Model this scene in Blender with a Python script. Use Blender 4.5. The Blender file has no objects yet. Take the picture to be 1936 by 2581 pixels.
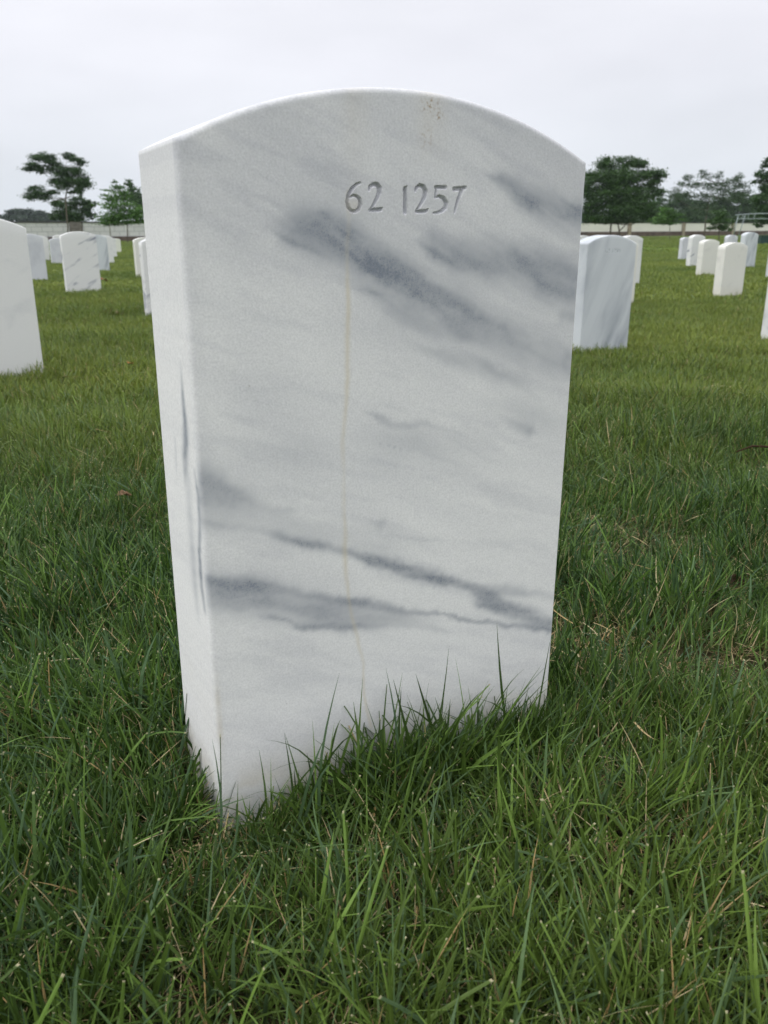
import bpy, math, random
import numpy as np
from mathutils import Vector, Matrix
random.seed(7)
RNG = np.random.default_rng(11)
scene = bpy.context.scene

# ------------------------------------------------------------------ camera
CAM = Vector((-0.3189, -0.5682, 0.4900))
YAW, PITCH, ROLL = 0.49147, -0.31620, -0.00696
cam_data = bpy.data.cameras.new("camera")
cam = bpy.data.objects.new("camera", cam_data)
scene.collection.objects.link(cam)
fw = Vector((math.sin(YAW)*math.cos(PITCH), math.cos(YAW)*math.cos(PITCH), math.sin(PITCH)))
rt = Vector((math.cos(YAW), -math.sin(YAW), 0))
up = rt.cross(fw)
r2 = math.cos(ROLL)*rt + math.sin(ROLL)*up
u2 = -math.sin(ROLL)*rt + math.cos(ROLL)*up
m = Matrix((r2, u2, -fw)).transposed().to_4x4()
m.translation = CAM
cam.matrix_world = m
cam_data.sensor_fit = 'HORIZONTAL'
cam_data.sensor_width = 36
cam_data.lens = 39.717
cam_data.clip_start = 0.02
cam_data.clip_end = 3000
cam_data.dof.use_dof = True
cam_data.dof.focus_distance = 0.84
cam_data.dof.aperture_fstop = 20
scene.camera = cam

# ------------------------------------------------------------------ sky, sun, exposure
SUN_AZ = math.radians(-78)       # from +y towards +x: the bright part of the cloud, to the left
SUN_EL = math.radians(52)
w = bpy.data.worlds.new("World"); scene.world = w
w.use_nodes = True
nt = w.node_tree; nt.nodes.clear()
N = nt.nodes.new; Lk = nt.links.new
out = N('ShaderNodeOutputWorld')
sky = N('ShaderNodeTexSky'); sky.sky_type = 'NISHITA'; sky.sun_disc = False
sky.sun_elevation = SUN_EL; sky.sun_rotation = SUN_AZ
bg1 = N('ShaderNodeBackground'); bg1.inputs[1].default_value = 0.10
Lk(sky.outputs[0], bg1.inputs[0])
tc = N('ShaderNodeTexCoord'); sep = N('ShaderNodeSeparateXYZ'); Lk(tc.outputs['Generated'], sep.inputs[0])
ramp = N('ShaderNodeValToRGB'); Lk(sep.outputs[2], ramp.inputs[0])      # an overcast sky is brightest overhead
cr = ramp.color_ramp
cr.elements[0].position = 0.0; cr.elements[0].color = (0.70, 0.755, 0.815, 1)
cr.elements[1].position = 1.0; cr.elements[1].color = (1.62, 1.64, 1.72, 1)
for p_, c_ in ((0.07, (0.765, 0.795, 0.85, 1)), (0.17, (0.83, 0.84, 0.90, 1)), (0.30, (0.90, 0.905, 0.96, 1)), (0.6, (1.28, 1.30, 1.37, 1))):
    e = cr.elements.new(p_); e.color = c_
mp = N('ShaderNodeMapping'); mp.inputs['Scale'].default_value = (1.2, 1.2, 4.0); Lk(tc.outputs['Generated'], mp.inputs[0])
nz = N('ShaderNodeTexNoise'); nz.inputs['Scale'].default_value = 1.7; nz.inputs['Detail'].default_value = 4; Lk(mp.outputs[0], nz.inputs['Vector'])
mr = N('ShaderNodeMapRange'); mr.inputs[1].default_value = 0.3; mr.inputs[2].default_value = 0.7
mr.inputs[3].default_value = 0.90; mr.inputs[4].default_value = 1.07; Lk(nz.outputs[0], mr.inputs[0])
vm = N('ShaderNodeVectorMath'); vm.operation = 'SCALE'; Lk(ramp.outputs[0], vm.inputs[0]); Lk(mr.outputs[0], vm.inputs['Scale'])
bg2 = N('ShaderNodeBackground'); bg2.inputs[1].default_value = 1.0; Lk(vm.outputs[0], bg2.inputs[0])
mix = N('ShaderNodeMixShader')
mr2 = N('ShaderNodeMapRange'); mr2.inputs[1].default_value = 0.25; mr2.inputs[2].default_value = 0.75
mr2.inputs[3].default_value = 0.94; mr2.inputs[4].default_value = 1.0; Lk(nz.outputs[0], mr2.inputs[0])
Lk(mr2.outputs[0], mix.inputs[0]); Lk(bg1.outputs[0], mix.inputs[1]); Lk(bg2.outputs[0], mix.inputs[2])
Lk(mix.outputs[0], out.inputs[0])

sd = bpy.data.lights.new("sun", 'SUN'); sd.energy = 1.0; sd.angle = math.radians(20); sd.color = (1.0, 0.99, 0.98)
sun = bpy.data.objects.new("sun", sd); scene.collection.objects.link(sun)
sdir = Vector((math.sin(SUN_AZ)*math.cos(SUN_EL), math.cos(SUN_AZ)*math.cos(SUN_EL), math.sin(SUN_EL)))
sun.rotation_euler = sdir.to_track_quat('Z', 'Y').to_euler()
scene.view_settings.view_transform = 'Standard'
scene.view_settings.look = 'None'
scene.view_settings.exposure = 0.17
scene.view_settings.gamma = 1.0

# ------------------------------------------------------------------ measurements in metres (vein paths, digits, crowns)
VEINS= [(0.75, [(-0.104, 0.4953, 0.007, 0.35), (-0.0837, 0.4947, 0.0146, 0.62), (-0.0627, 0.4894, 0.0169, 0.78), (-0.0433, 0.48, 0.0141, 0.8), (-0.0184, 0.4684, 0.0129, 0.8), (0.0053, 0.4562, 0.0146, 0.62), (0.0302, 0.4434, 0.0155, 0.45), (0.0643, 0.4254, 0.0141, 0.3), (0.1177, 0.4054, 0.0141, 0.2)]), (0.5, [(-0.1081, 0.4926, 0.0019, 0.35), (-0.0922, 0.4859, 0.0024, 0.5), (-0.0757, 0.4791, 0.0024, 0.45), (-0.0544, 0.4706, 0.0021, 0.3)]), (0.8, [(-0.0813, 0.5046, 0.0024, 0.2), (-0.0625, 0.5022, 0.0052, 0.4), (-0.0454, 0.4914, 0.0094, 0.55), (-0.0388, 0.4838, 0.007, 0.5)]), (0.8, [(-0.0411, 0.4724, 0.0038, 0.3), (-0.0298, 0.4704, 0.0066, 0.55), (-0.0137, 0.4674, 0.0061, 0.5), (0.0004, 0.4633, 0.0024, 0.3)]), (0.6, [(-0.0044, 0.4702, 0.0024, 0.2), (0.0175, 0.456, 0.0033, 0.3), (0.0376, 0.4474, 0.0028, 0.2)]), (0.9, [(-0.0479, 0.459, 0.0118, 0.32), (-0.0065, 0.4484, 0.0176, 0.45), (0.0304, 0.4351, 0.0153, 0.38), (0.0833, 0.4203, 0.0129, 0.3), (0.1355, 0.3999, 0.0118, 0.28), (0.173, 0.3836, 0.0106, 0.2)]), (0.6, [(-0.0435, 0.4512, 0.0016, 0.25), (-0.0276, 0.4488, 0.0019, 0.3), (-0.0089, 0.4454, 0.0019, 0.2)]), (0.75, [(0.0072, 0.4869, 0.0033, 0.25), (0.0242, 0.483, 0.008, 0.55), (0.0442, 0.477, 0.0113, 0.6), (0.0754, 0.4697, 0.0141, 0.55), (0.1082, 0.463, 0.0155, 0.55), (0.1431, 0.4516, 0.0169, 0.5), (0.1736, 0.442, 0.0176, 0.45)]), (0.7, [(0.0121, 0.4824, 0.0019, 0.35), (0.0293, 0.477, 0.0028, 0.4), (0.0546, 0.4698, 0.0042, 0.35), (0.0891, 0.4632, 0.0052, 0.25), (0.1228, 0.4542, 0.0056, 0.25), (0.1558, 0.4401, 0.0047, 0.2)]), (0.8, [(0.1512, 0.4244, 0.0052, 0.35), (0.1695, 0.4214, 0.0047, 0.3)]), (0.8, [(0.1572, 0.3893, 0.0047, 0.35), (0.165, 0.3877, 0.0033, 0.3)]), (0.9, [(-0.0182, 0.4285, 0.0118, 0.14), (0.0569, 0.4127, 0.0118, 0.22), (0.1066, 0.4014, 0.0118, 0.26), (0.1613, 0.3772, 0.0094, 0.2)]), (0.75, [(0.0658, 0.5357, 0.0016, 0.35), (0.0801, 0.5317, 0.0042, 0.6), (0.0963, 0.5232, 0.008, 0.6), (0.1103, 0.5144, 0.0099, 0.55), (0.1328, 0.5087, 0.0113, 0.35), (0.1681, 0.4997, 0.0118, 0.35)]), (0.8, [(0.0993, 0.5182, 0.0038, 0.3), (0.1103, 0.5134, 0.0061, 0.4), (0.1243, 0.5096, 0.0042, 0.2)]), (0.8, [(0.132, 0.518, 0.0028, 0.2), (0.1497, 0.5101, 0.007, 0.3), (0.1675, 0.5061, 0.007, 0.3)]), (0.8, [(-0.0038, 0.4176, 0.0047, 0.08), (0.0135, 0.4063, 0.0042, 0.2), (0.0444, 0.3949, 0.0056, 0.3), (0.0741, 0.3864, 0.0066, 0.32), (0.1083, 0.3738, 0.0061, 0.25), (0.1328, 0.3579, 0.0056, 0.2)]), (0.8, [(0.0872, 0.3469, 0.0033, 0.1), (0.1107, 0.3364, 0.0042, 0.25), (0.1243, 0.331, 0.0047, 0.5), (0.1319, 0.3288, 0.0028, 0.3)]), (0.9, [(0.0724, 0.3644, 0.0094, 0.2), (0.1157, 0.3491, 0.0118, 0.2), (0.1718, 0.3293, 0.0094, 0.16)]), (0.7, [(-0.0372, 0.3624, 0.0019, 0.12), (-0.0252, 0.3567, 0.0024, 0.4), (-0.0105, 0.3496, 0.0028, 0.28), (0.0172, 0.3465, 0.0028, 0.22), (0.0436, 0.339, 0.0014, 0.18), (0.0629, 0.3305, 0.0012, 0.12)]), (0.4, [(-0.0228, 0.3361, 0.0007, 0.2), (-0.0079, 0.33, 0.0007, 0.28), (0.0035, 0.327, 0.0005, 0.15)]), (0.95, [(-0.0653, 0.348, 0.0118, 0.1), (-0.0179, 0.3345, 0.0118, 0.16), (0.0468, 0.3229, 0.0141, 0.14), (0.104, 0.302, 0.0118, 0.12)]), (0.9, [(0.0538, 0.4902, 0.0094, 0.2), (0.1074, 0.4758, 0.0118, 0.3), (0.1661, 0.4579, 0.0141, 0.35)]), (0.9, [(0.1043, 0.5234, 0.0118, 0.2), (0.138, 0.514, 0.0141, 0.32), (0.1738, 0.5019, 0.0141, 0.3)]), (0.95, [(-0.1413, 0.3456, 0.0141, 0.08), (-0.0882, 0.3356, 0.0118, 0.12), (-0.0608, 0.339, 0.0094, 0.08)]), (0.8, [(-0.1679, 0.3244, 0.0106, 0.55), (-0.1531, 0.3174, 0.0099, 0.42), (-0.1392, 0.3061, 0.007, 0.22), (-0.1247, 0.2977, 0.0047, 0.1)]), (0.9, [(-0.1705, 0.3146, 0.0223, 0.42), (-0.1477, 0.3041, 0.0176, 0.34), (-0.1228, 0.292, 0.0122, 0.26), (-0.0899, 0.2771, 0.0089, 0.22), (-0.0524, 0.2597, 0.008, 0.18), (-0.0175, 0.2443, 0.007, 0.12)]), (0.65, [(-0.1677, 0.2956, 0.0024, 0.35), (-0.1486, 0.288, 0.0028, 0.25), (-0.1233, 0.2791, 0.0028, 0.2), (-0.1081, 0.2733, 0.0038, 0.45), (-0.0856, 0.2636, 0.0047, 0.6), (-0.0574, 0.2528, 0.0038, 0.55), (-0.0353, 0.2426, 0.004, 0.65), (-0.0097, 0.2308, 0.0052, 0.7), (0.0226, 0.2154, 0.0066, 0.75), (0.0479, 0.2063, 0.0052, 0.65), (0.0654, 0.1977, 0.0038, 0.55), (0.0836, 0.1848, 0.008, 0.6), (0.1056, 0.1695, 0.0066, 0.55), (0.1382, 0.1529, 0.008, 0.7), (0.1621, 0.1392, 0.0061, 0.7), (0.1759, 0.1341, 0.0052, 0.6)]), (0.7, [(0.0595, 0.2001, 0.0038, 0.35), (0.0893, 0.1904, 0.0056, 0.45), (0.1203, 0.1829, 0.0052, 0.42), (0.1463, 0.1736, 0.0033, 0.25), (0.1735, 0.1625, 0.0033, 0.2)]), (0.6, [(0.0659, 0.1844, 0.0033, 0.2), (0.081, 0.1779, 0.0033, 0.4), (0.1028, 0.1646, 0.0038, 0.45), (0.1285, 0.1536, 0.0047, 0.3)]), (0.8, [(-0.1118, 0.2932, 0.0024, 0.1), (-0.0985, 0.2912, 0.0024, 0.22), (-0.0895, 0.2886, 0.0019, 0.1)]), (0.8, [(-0.0302, 0.2724, 0.0033, 0.12), (-0.0214, 0.2682, 0.0047, 0.28), (-0.0163, 0.2644, 0.0033, 0.12)]), (0.8, [(-0.0176, 0.2587, 0.0024, 0.14), (0.0192, 0.2498, 0.0019, 0.2), (0.0439, 0.2432, 0.0014, 0.1)]), (0.9, [(-0.0524, 0.2643, 0.0085, 0.14), (-0.0175, 0.2443, 0.0094, 0.2), (0.0088, 0.2324, 0.0094, 0.2)]), (0.6, [(-0.1692, 0.239, 0.0136, 0.55), (-0.1494, 0.2335, 0.0141, 0.55), (-0.1279, 0.2262, 0.0146, 0.62), (-0.101, 0.2137, 0.0141, 0.5), (-0.0679, 0.2032, 0.0122, 0.42), (-0.038, 0.1932, 0.0099, 0.4), (-0.0013, 0.1829, 0.0085, 0.3), (0.0376, 0.1705, 0.008, 0.22)]), (0.6, [(-0.1666, 0.2479, 0.0033, 0.4), (-0.151, 0.2443, 0.0042, 0.45), (-0.1296, 0.2368, 0.0052, 0.5), (-0.1052, 0.2274, 0.0038, 0.4), (-0.0773, 0.2172, 0.0028, 0.35), (-0.048, 0.2069, 0.0038, 0.6), (-0.0277, 0.1983, 0.0042, 0.65), (-0.0041, 0.1903, 0.0028, 0.5), (0.0317, 0.1792, 0.0021, 0.5), (0.0666, 0.1664, 0.0021, 0.5), (0.1034, 0.1535, 0.0024, 0.5), (0.1455, 0.1399, 0.0033, 0.55), (0.1779, 0.1298, 0.0033, 0.5)]), (0.7, [(-0.1308, 0.2113, 0.0014, 0.2), (-0.1151, 0.2066, 0.0019, 0.5), (-0.1014, 0.2013, 0.0019, 0.35), (-0.0875, 0.1939, 0.0033, 0.5), (-0.0682, 0.1891, 0.0028, 0.35), (-0.0432, 0.1831, 0.0033, 0.3), (-0.0039, 0.1744, 0.0028, 0.1), (0.0321, 0.1644, 0.0033, 0.22), (0.0436, 0.1599, 0.0028, 0.2), (0.0582, 0.1564, 0.0019, 0.1)]), (0.9, [(-0.0919, 0.2035, 0.0094, 0.3), (-0.0532, 0.1903, 0.0094, 0.3), (-0.0173, 0.1812, 0.008, 0.2)]), (0.5, [(-0.1664, 0.2505, 0.0014, 0.3), (-0.1673, 0.2263, 0.0014, 0.3)])]
RUST= [[(-0.0462, 0.519), (-0.0464, 0.4951), (-0.0478, 0.4686), (-0.0476, 0.4395), (-0.0484, 0.4096), (-0.0492, 0.3746), (-0.0526, 0.3425), (-0.0532, 0.2986), (-0.0524, 0.2643), (-0.0515, 0.2312), (-0.0481, 0.1966), (-0.042, 0.1728), (-0.0369, 0.1486), (-0.0358, 0.1169), (-0.0305, 0.0858)]]
SPOTS= [(0.0184, 0.5781), (0.0255, 0.5717), (0.0153, 0.5564)]
SVEINS= [(0.6, [(0.0247, 0.4068, 0.002, 0.0), (0.0257, 0.3911, 0.003, 0.35), (0.0257, 0.3792, 0.004, 0.6), (0.0244, 0.3554, 0.007, 0.7), (0.0326, 0.333, 0.008, 0.55), (0.0369, 0.315, 0.004, 0.2)]), (0.6, [(0.0089, 0.328, 0.003, 0.2), (0.0038, 0.3108, 0.004, 0.7), (0.0053, 0.2873, 0.0045000000000000005, 0.6), (0.0119, 0.2658, 0.004, 0.7), (0.0126, 0.239, 0.005, 0.6), (0.0085, 0.2214, 0.004, 0.4)]), (0.9, [(0.0291, 0.3169, 0.008, 0.2), (0.0304, 0.2732, 0.009000000000000001, 0.3), (0.0309, 0.2277, 0.008, 0.3), (0.0284, 0.2053, 0.005, 0.1)]), (0.6, [(0.0565, 0.3429, 0.003, 0.2), (0.0606, 0.3181, 0.003, 0.2)])]
STROKES= [[(-0.03723, 0.52433, 0.00064), (-0.04028, 0.5231, 0.00093), (-0.04368, 0.52017, 0.00115), (-0.04641, 0.51584, 0.00122), (-0.0474, 0.51127, 0.00122), (-0.04649, 0.50787, 0.00115), (-0.04415, 0.50551, 0.00107), (-0.04143, 0.50522, 0.00107), (-0.03849, 0.50677, 0.00115), (-0.0371, 0.51036, 0.00122), (-0.03776, 0.51379, 0.00115), (-0.04, 0.51544, 0.001), (-0.04271, 0.51583, 0.00079), (-0.04542, 0.51445, 0.0005)], [(-0.03021, 0.51983, 0.00064), (-0.02951, 0.52213, 0.001), (-0.02697, 0.52364, 0.00122), (-0.02385, 0.52351, 0.00158), (-0.02205, 0.52139, 0.00179), (-0.02225, 0.51822, 0.00158), (-0.02398, 0.51471, 0.00122), (-0.02593, 0.51148, 0.00093), (-0.02836, 0.50796, 0.00072), (-0.0294, 0.50649, 0.00079)], [(-0.02954, 0.50637, 0.00107), (-0.02523, 0.50657, 0.00136), (-0.02103, 0.507, 0.00122), (-0.01963, 0.50814, 0.00043)], [(-1e-05, 0.52317, 0.00036), (-0.00093, 0.52203, 0.001), (-0.00255, 0.52029, 0.00072)], [(-0.00128, 0.52161, 0.0015), (-0.00126, 0.51411, 0.00143), (-0.00123, 0.50644, 0.00143), (-0.00122, 0.5055, 0.00136)], [(0.00704, 0.52033, 0.00064), (0.00795, 0.52247, 0.001), (0.01083, 0.52433, 0.00122), (0.01392, 0.52325, 0.00165), (0.01545, 0.52046, 0.00179), (0.0148, 0.51629, 0.0015), (0.01266, 0.51267, 0.00107), (0.00994, 0.50904, 0.00079), (0.00807, 0.50662, 0.00072)], [(0.00823, 0.50615, 0.00107), (0.01279, 0.50623, 0.00136), (0.01647, 0.50678, 0.00115), (0.01793, 0.50801, 0.00043)], [(0.0244, 0.52333, 0.00122), (0.03248, 0.52358, 0.00129)], [(0.02471, 0.5231, 0.00093), (0.02435, 0.51952, 0.00079), (0.02398, 0.51653, 0.00072)], [(0.02384, 0.51623, 0.00064), (0.0274, 0.51722, 0.001), (0.0312, 0.51582, 0.0015), (0.03341, 0.51268, 0.00172), (0.0329, 0.50952, 0.0015), (0.02979, 0.50692, 0.00115), (0.0262, 0.50576, 0.00093), (0.02306, 0.50546, 0.00072)], [(0.04023, 0.52268, 0.00158), (0.04465, 0.52299, 0.0015), (0.04985, 0.52387, 0.00115)], [(0.04682, 0.52245, 0.00165), (0.04469, 0.51767, 0.00129), (0.04271, 0.51277, 0.001), (0.04147, 0.50848, 0.00072), (0.04079, 0.5059, 0.00043)]]
B_T1= [(11.73, 88.66, 7.47, 0.82, 0.52), (11.02, 88.78, 6.76, 0.82, 0.45), (10.71, 88.84, 6.48, 0.6, 0.26), (11.61, 88.3, 6.33, 0.45, 0.45), (12.63, 88.12, 7.32, 0.67, 0.52), (12.67, 87.89, 6.75, 0.75, 0.6), (14.05, 87.46, 7.59, 0.6, 0.37), (14.66, 87.0, 7.23, 0.67, 0.41), (15.13, 86.63, 6.91, 0.52, 0.26), (13.32, 87.38, 6.32, 0.97, 0.52), (14.36, 86.79, 6.24, 0.82, 0.52), (13.46, 87.01, 5.53, 1.05, 0.6), (12.78, 87.33, 5.4, 0.82, 0.34), (14.78, 86.31, 5.52, 0.82, 0.67), (15.18, 85.96, 5.16, 0.52, 0.52), (13.1, 86.99, 4.97, 0.9, 0.45), (14.51, 86.13, 4.67, 0.45, 0.45), (11.0, 87.99, 4.63, 0.75, 0.45), (10.39, 88.11, 4.06, 0.75, 0.37), (11.44, 87.55, 4.05, 0.82, 0.45), (12.22, 87.26, 4.4, 0.67, 0.22), (13.87, 86.37, 4.39, 0.45, 0.22)]
T_T1= [(12.86, 85.46, 0.48, 0.097), (13.04, 85.66, 1.26, 0.09), (13.1, 85.99, 2.26, 0.105), (13.25, 86.49, 3.83, 0.12), (13.63, 86.71, 4.96, 0.075), (13.63, 87.32, 6.6, 0.037)]
B_T1b= [(13.44, 93.48, 3.63, 0.73, 0.4), (14.27, 92.98, 3.47, 1.21, 0.56), (15.31, 92.53, 3.77, 0.89, 0.56), (13.72, 92.99, 2.71, 1.21, 0.64), (15.0, 92.3, 2.7, 1.37, 0.73), (15.97, 92.06, 3.46, 0.64, 0.64), (16.49, 91.84, 3.61, 0.64, 0.48), (16.13, 91.69, 2.69, 0.81, 0.73), (13.1, 93.21, 2.4, 0.73, 0.36), (14.63, 92.3, 2.16, 1.53, 0.28), (15.63, 92.61, 4.46, 0.32, 0.4)]
T_T1b= [(15.21, 91.36, 0.47, 0.113), (15.43, 91.84, 2.08, 0.097), (15.5, 92.37, 3.61, 0.048)]
B_T2= [(14.74, 71.64, 4.55, 0.22, 0.19), (14.79, 71.41, 4.01, 0.57, 0.38), (14.53, 71.33, 3.41, 0.89, 0.38), (15.21, 70.99, 3.46, 0.63, 0.51), (14.82, 70.95, 2.8, 1.33, 0.51), (15.0, 70.63, 2.2, 1.58, 0.51), (15.33, 70.3, 1.78, 1.33, 0.44), (14.13, 71.01, 1.97, 1.01, 0.51), (13.62, 71.15, 1.61, 0.7, 0.35), (15.94, 70.1, 2.13, 0.7, 0.7), (14.11, 71.76, 3.95, 0.35, 0.09), (13.88, 71.74, 3.56, 0.41, 0.09), (14.72, 70.51, 1.48, 1.65, 0.19)]
T_T2= [(14.92, 69.89, 0.09, 0.076), (15.11, 70.28, 1.42, 0.076), (15.18, 70.69, 2.62, 0.057), (14.92, 71.39, 4.13, 0.025)]
T_stake= [(13.81, 70.62, 0.46, 0.044), (13.94, 70.86, 1.3, 0.038)]
B_T2b= [(31.14, 140.66, 8.36, 0.75, 0.5), (31.75, 139.97, 7.4, 1.0, 1.0), (32.11, 139.34, 6.21, 1.12, 1.12), (31.19, 139.75, 5.98, 1.12, 1.12), (32.1, 138.82, 4.79, 1.12, 1.12)]
T_T2b= [(30.99, 137.87, 0.64, 0.175), (31.55, 138.85, 4.08, 0.15), (31.68, 139.84, 6.93, 0.062)]
B_T3= [(59.19, 65.38, 6.76, 1.07, 0.7), (60.83, 64.57, 6.95, 1.18, 0.54), (61.75, 64.0, 6.74, 0.86, 0.54), (57.68, 65.77, 5.65, 0.64, 0.54), (57.22, 65.6, 4.53, 0.86, 1.18), (58.96, 64.97, 5.33, 1.83, 1.18), (60.7, 64.11, 5.52, 1.72, 1.07), (62.35, 63.33, 5.82, 0.86, 0.75), (63.37, 62.73, 5.66, 0.7, 0.54), (62.59, 62.87, 4.9, 0.86, 0.54), (59.19, 64.28, 3.8, 2.36, 1.18), (61.3, 63.22, 3.99, 1.83, 0.97), (57.32, 64.91, 2.79, 1.18, 1.07), (59.45, 63.65, 2.46, 2.26, 0.97), (61.48, 62.66, 2.76, 1.5, 1.07), (57.91, 64.21, 1.76, 1.72, 0.48), (59.78, 63.14, 1.59, 1.61, 0.27), (56.62, 64.98, 1.97, 0.64, 0.64), (62.93, 62.38, 4.08, 0.86, 0.38), (62.13, 62.05, 2.04, 0.86, 0.54)]
T_T3= [(58.33, 63.37, 0.12, 0.14), (58.6, 63.68, 1.35, 0.14), (59.06, 64.05, 2.98, 0.118), (59.62, 64.61, 5.33, 0.064)]
T_T3b= [(59.13, 62.94, 0.12, 0.14), (59.18, 63.18, 0.83, 0.129), (59.16, 63.46, 1.55, 0.086), (59.31, 63.84, 2.77, 0.064)]
T_T3c= [(59.18, 63.13, 0.68, 0.097), (59.6, 63.04, 1.03, 0.086), (60.06, 62.98, 1.54, 0.064), (60.69, 63.01, 2.56, 0.054)]
B_T4= [(72.3, 67.58, 5.87, 0.71, 0.41), (71.57, 67.74, 5.26, 0.59, 0.35), (73.6, 67.0, 6.2, 0.47, 0.53), (74.19, 66.6, 5.97, 0.59, 0.41), (75.14, 66.13, 6.08, 0.41, 0.53), (72.71, 67.11, 5.2, 0.95, 0.47), (74.44, 66.09, 4.96, 1.42, 0.59), (75.87, 65.49, 5.4, 1.06, 0.59), (76.88, 65.11, 5.84, 0.59, 0.53), (77.19, 64.7, 5.16, 0.95, 0.59), (75.58, 65.23, 4.27, 1.66, 0.71), (73.64, 66.11, 3.84, 1.18, 0.83), (77.01, 64.38, 4.04, 1.18, 0.71), (72.03, 67.1, 4.19, 1.06, 0.47), (71.08, 67.82, 4.76, 0.59, 0.35), (70.66, 67.8, 4.09, 0.95, 0.47), (73.25, 65.9, 2.72, 1.42, 0.71)]
T_T4= [(72.81, 65.11, -0.04, 0.154), (73.12, 65.47, 1.37, 0.142), (73.51, 65.76, 2.71, 0.118), (73.99, 66.0, 4.06, 0.083), (74.72, 66.11, 5.4, 0.047)]
B_T7= [(57.23, 55.23, 2.33, 0.77, 0.48), (56.53, 55.37, 1.69, 0.87, 0.44), (57.55, 54.82, 1.68, 0.77, 0.44), (56.98, 54.98, 1.27, 0.87, 0.17), (56.2, 55.38, 1.23, 0.48, 0.12)]
T_T7= [(56.92, 54.57, 0.08, 0.048), (57.11, 54.89, 1.23, 0.048), (57.23, 55.23, 2.33, 0.029)]
B_T5= [(50.79, 44.13, 1.69, 0.56, 0.4), (50.77, 43.94, 1.16, 0.81, 0.52), (50.22, 44.11, 0.82, 0.6, 0.2), (50.98, 43.65, 0.7, 0.44, 0.2), (50.29, 44.23, 1.24, 0.48, 0.32)]
T_T5= [(50.42, 43.67, -0.07, 0.073), (50.54, 43.89, 0.7, 0.073), (50.79, 44.13, 1.69, 0.032)]
B_T6= [(56.0, 45.05, 5.27, 0.42, 0.42), (55.65, 44.95, 4.48, 0.58, 0.5), (55.8, 44.54, 3.61, 0.75, 0.67), (55.38, 44.47, 2.82, 0.67, 0.67), (55.55, 44.09, 2.03, 0.92, 0.67), (54.79, 44.1, 0.96, 0.42, 0.18), (55.36, 43.93, 1.32, 0.67, 0.33), (55.21, 45.01, 4.01, 0.33, 0.25), (56.63, 44.15, 3.76, 1.17, 1.5), (56.45, 43.49, 1.7, 1.17, 0.75)]
T_T6= [(56.23, 42.93, -0.12, 0.167), (56.52, 43.45, 1.7, 0.15), (56.78, 44.07, 3.76, 0.083)]
B_K0= [(137.95, 136.51, 6.54, 1.83, 0.94), (136.62, 136.65, 4.99, 2.14, 1.41), (138.74, 135.42, 4.75, 2.14, 1.41), (137.41, 135.56, 3.19, 3.06, 1.65)]
B_K1= [(142.27, 134.6, 7.63, 1.97, 0.94), (140.86, 134.78, 6.07, 2.3, 1.41), (143.14, 133.47, 5.83, 2.3, 1.41), (141.73, 133.65, 4.28, 3.29, 1.65)]
B_K2= [(145.33, 132.37, 6.04, 1.83, 0.94), (144.0, 132.51, 4.48, 2.14, 1.41), (146.12, 131.29, 4.24, 2.14, 1.41), (144.79, 131.42, 2.69, 3.06, 1.65)]
B_K3= [(148.96, 130.67, 6.68, 1.97, 0.94), (147.55, 130.85, 5.13, 2.3, 1.41), (149.83, 129.54, 4.89, 2.3, 1.41), (148.42, 129.72, 3.33, 3.29, 1.65)]
B_K4= [(152.62, 129.03, 7.55, 2.12, 0.94), (151.13, 129.25, 6.0, 2.47, 1.41), (153.58, 127.85, 5.75, 2.47, 1.41), (152.08, 128.08, 4.2, 3.53, 1.65)]
B_K5= [(155.86, 127.12, 7.08, 1.97, 0.94), (154.45, 127.3, 5.52, 2.3, 1.41), (156.74, 125.99, 5.28, 2.3, 1.41), (155.32, 126.17, 3.73, 3.29, 1.65)]
B_far1= [(37.75, 376.26, 9.6, 2.24, 1.49), (40.43, 374.95, 9.94, 2.98, 1.49), (43.66, 373.09, 9.56, 2.98, 1.86), (46.85, 371.17, 9.0, 2.98, 1.86), (49.39, 369.61, 8.45, 2.61, 1.49), (36.48, 376.29, 7.84, 2.98, 1.86), (41.35, 373.54, 7.45, 5.96, 1.86), (48.18, 369.73, 7.04, 5.96, 1.86), (32.27, 378.68, 8.23, 2.98, 1.12), (53.15, 367.18, 7.36, 3.73, 1.86), (58.19, 364.74, 8.03, 4.47, 2.24)]
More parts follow.
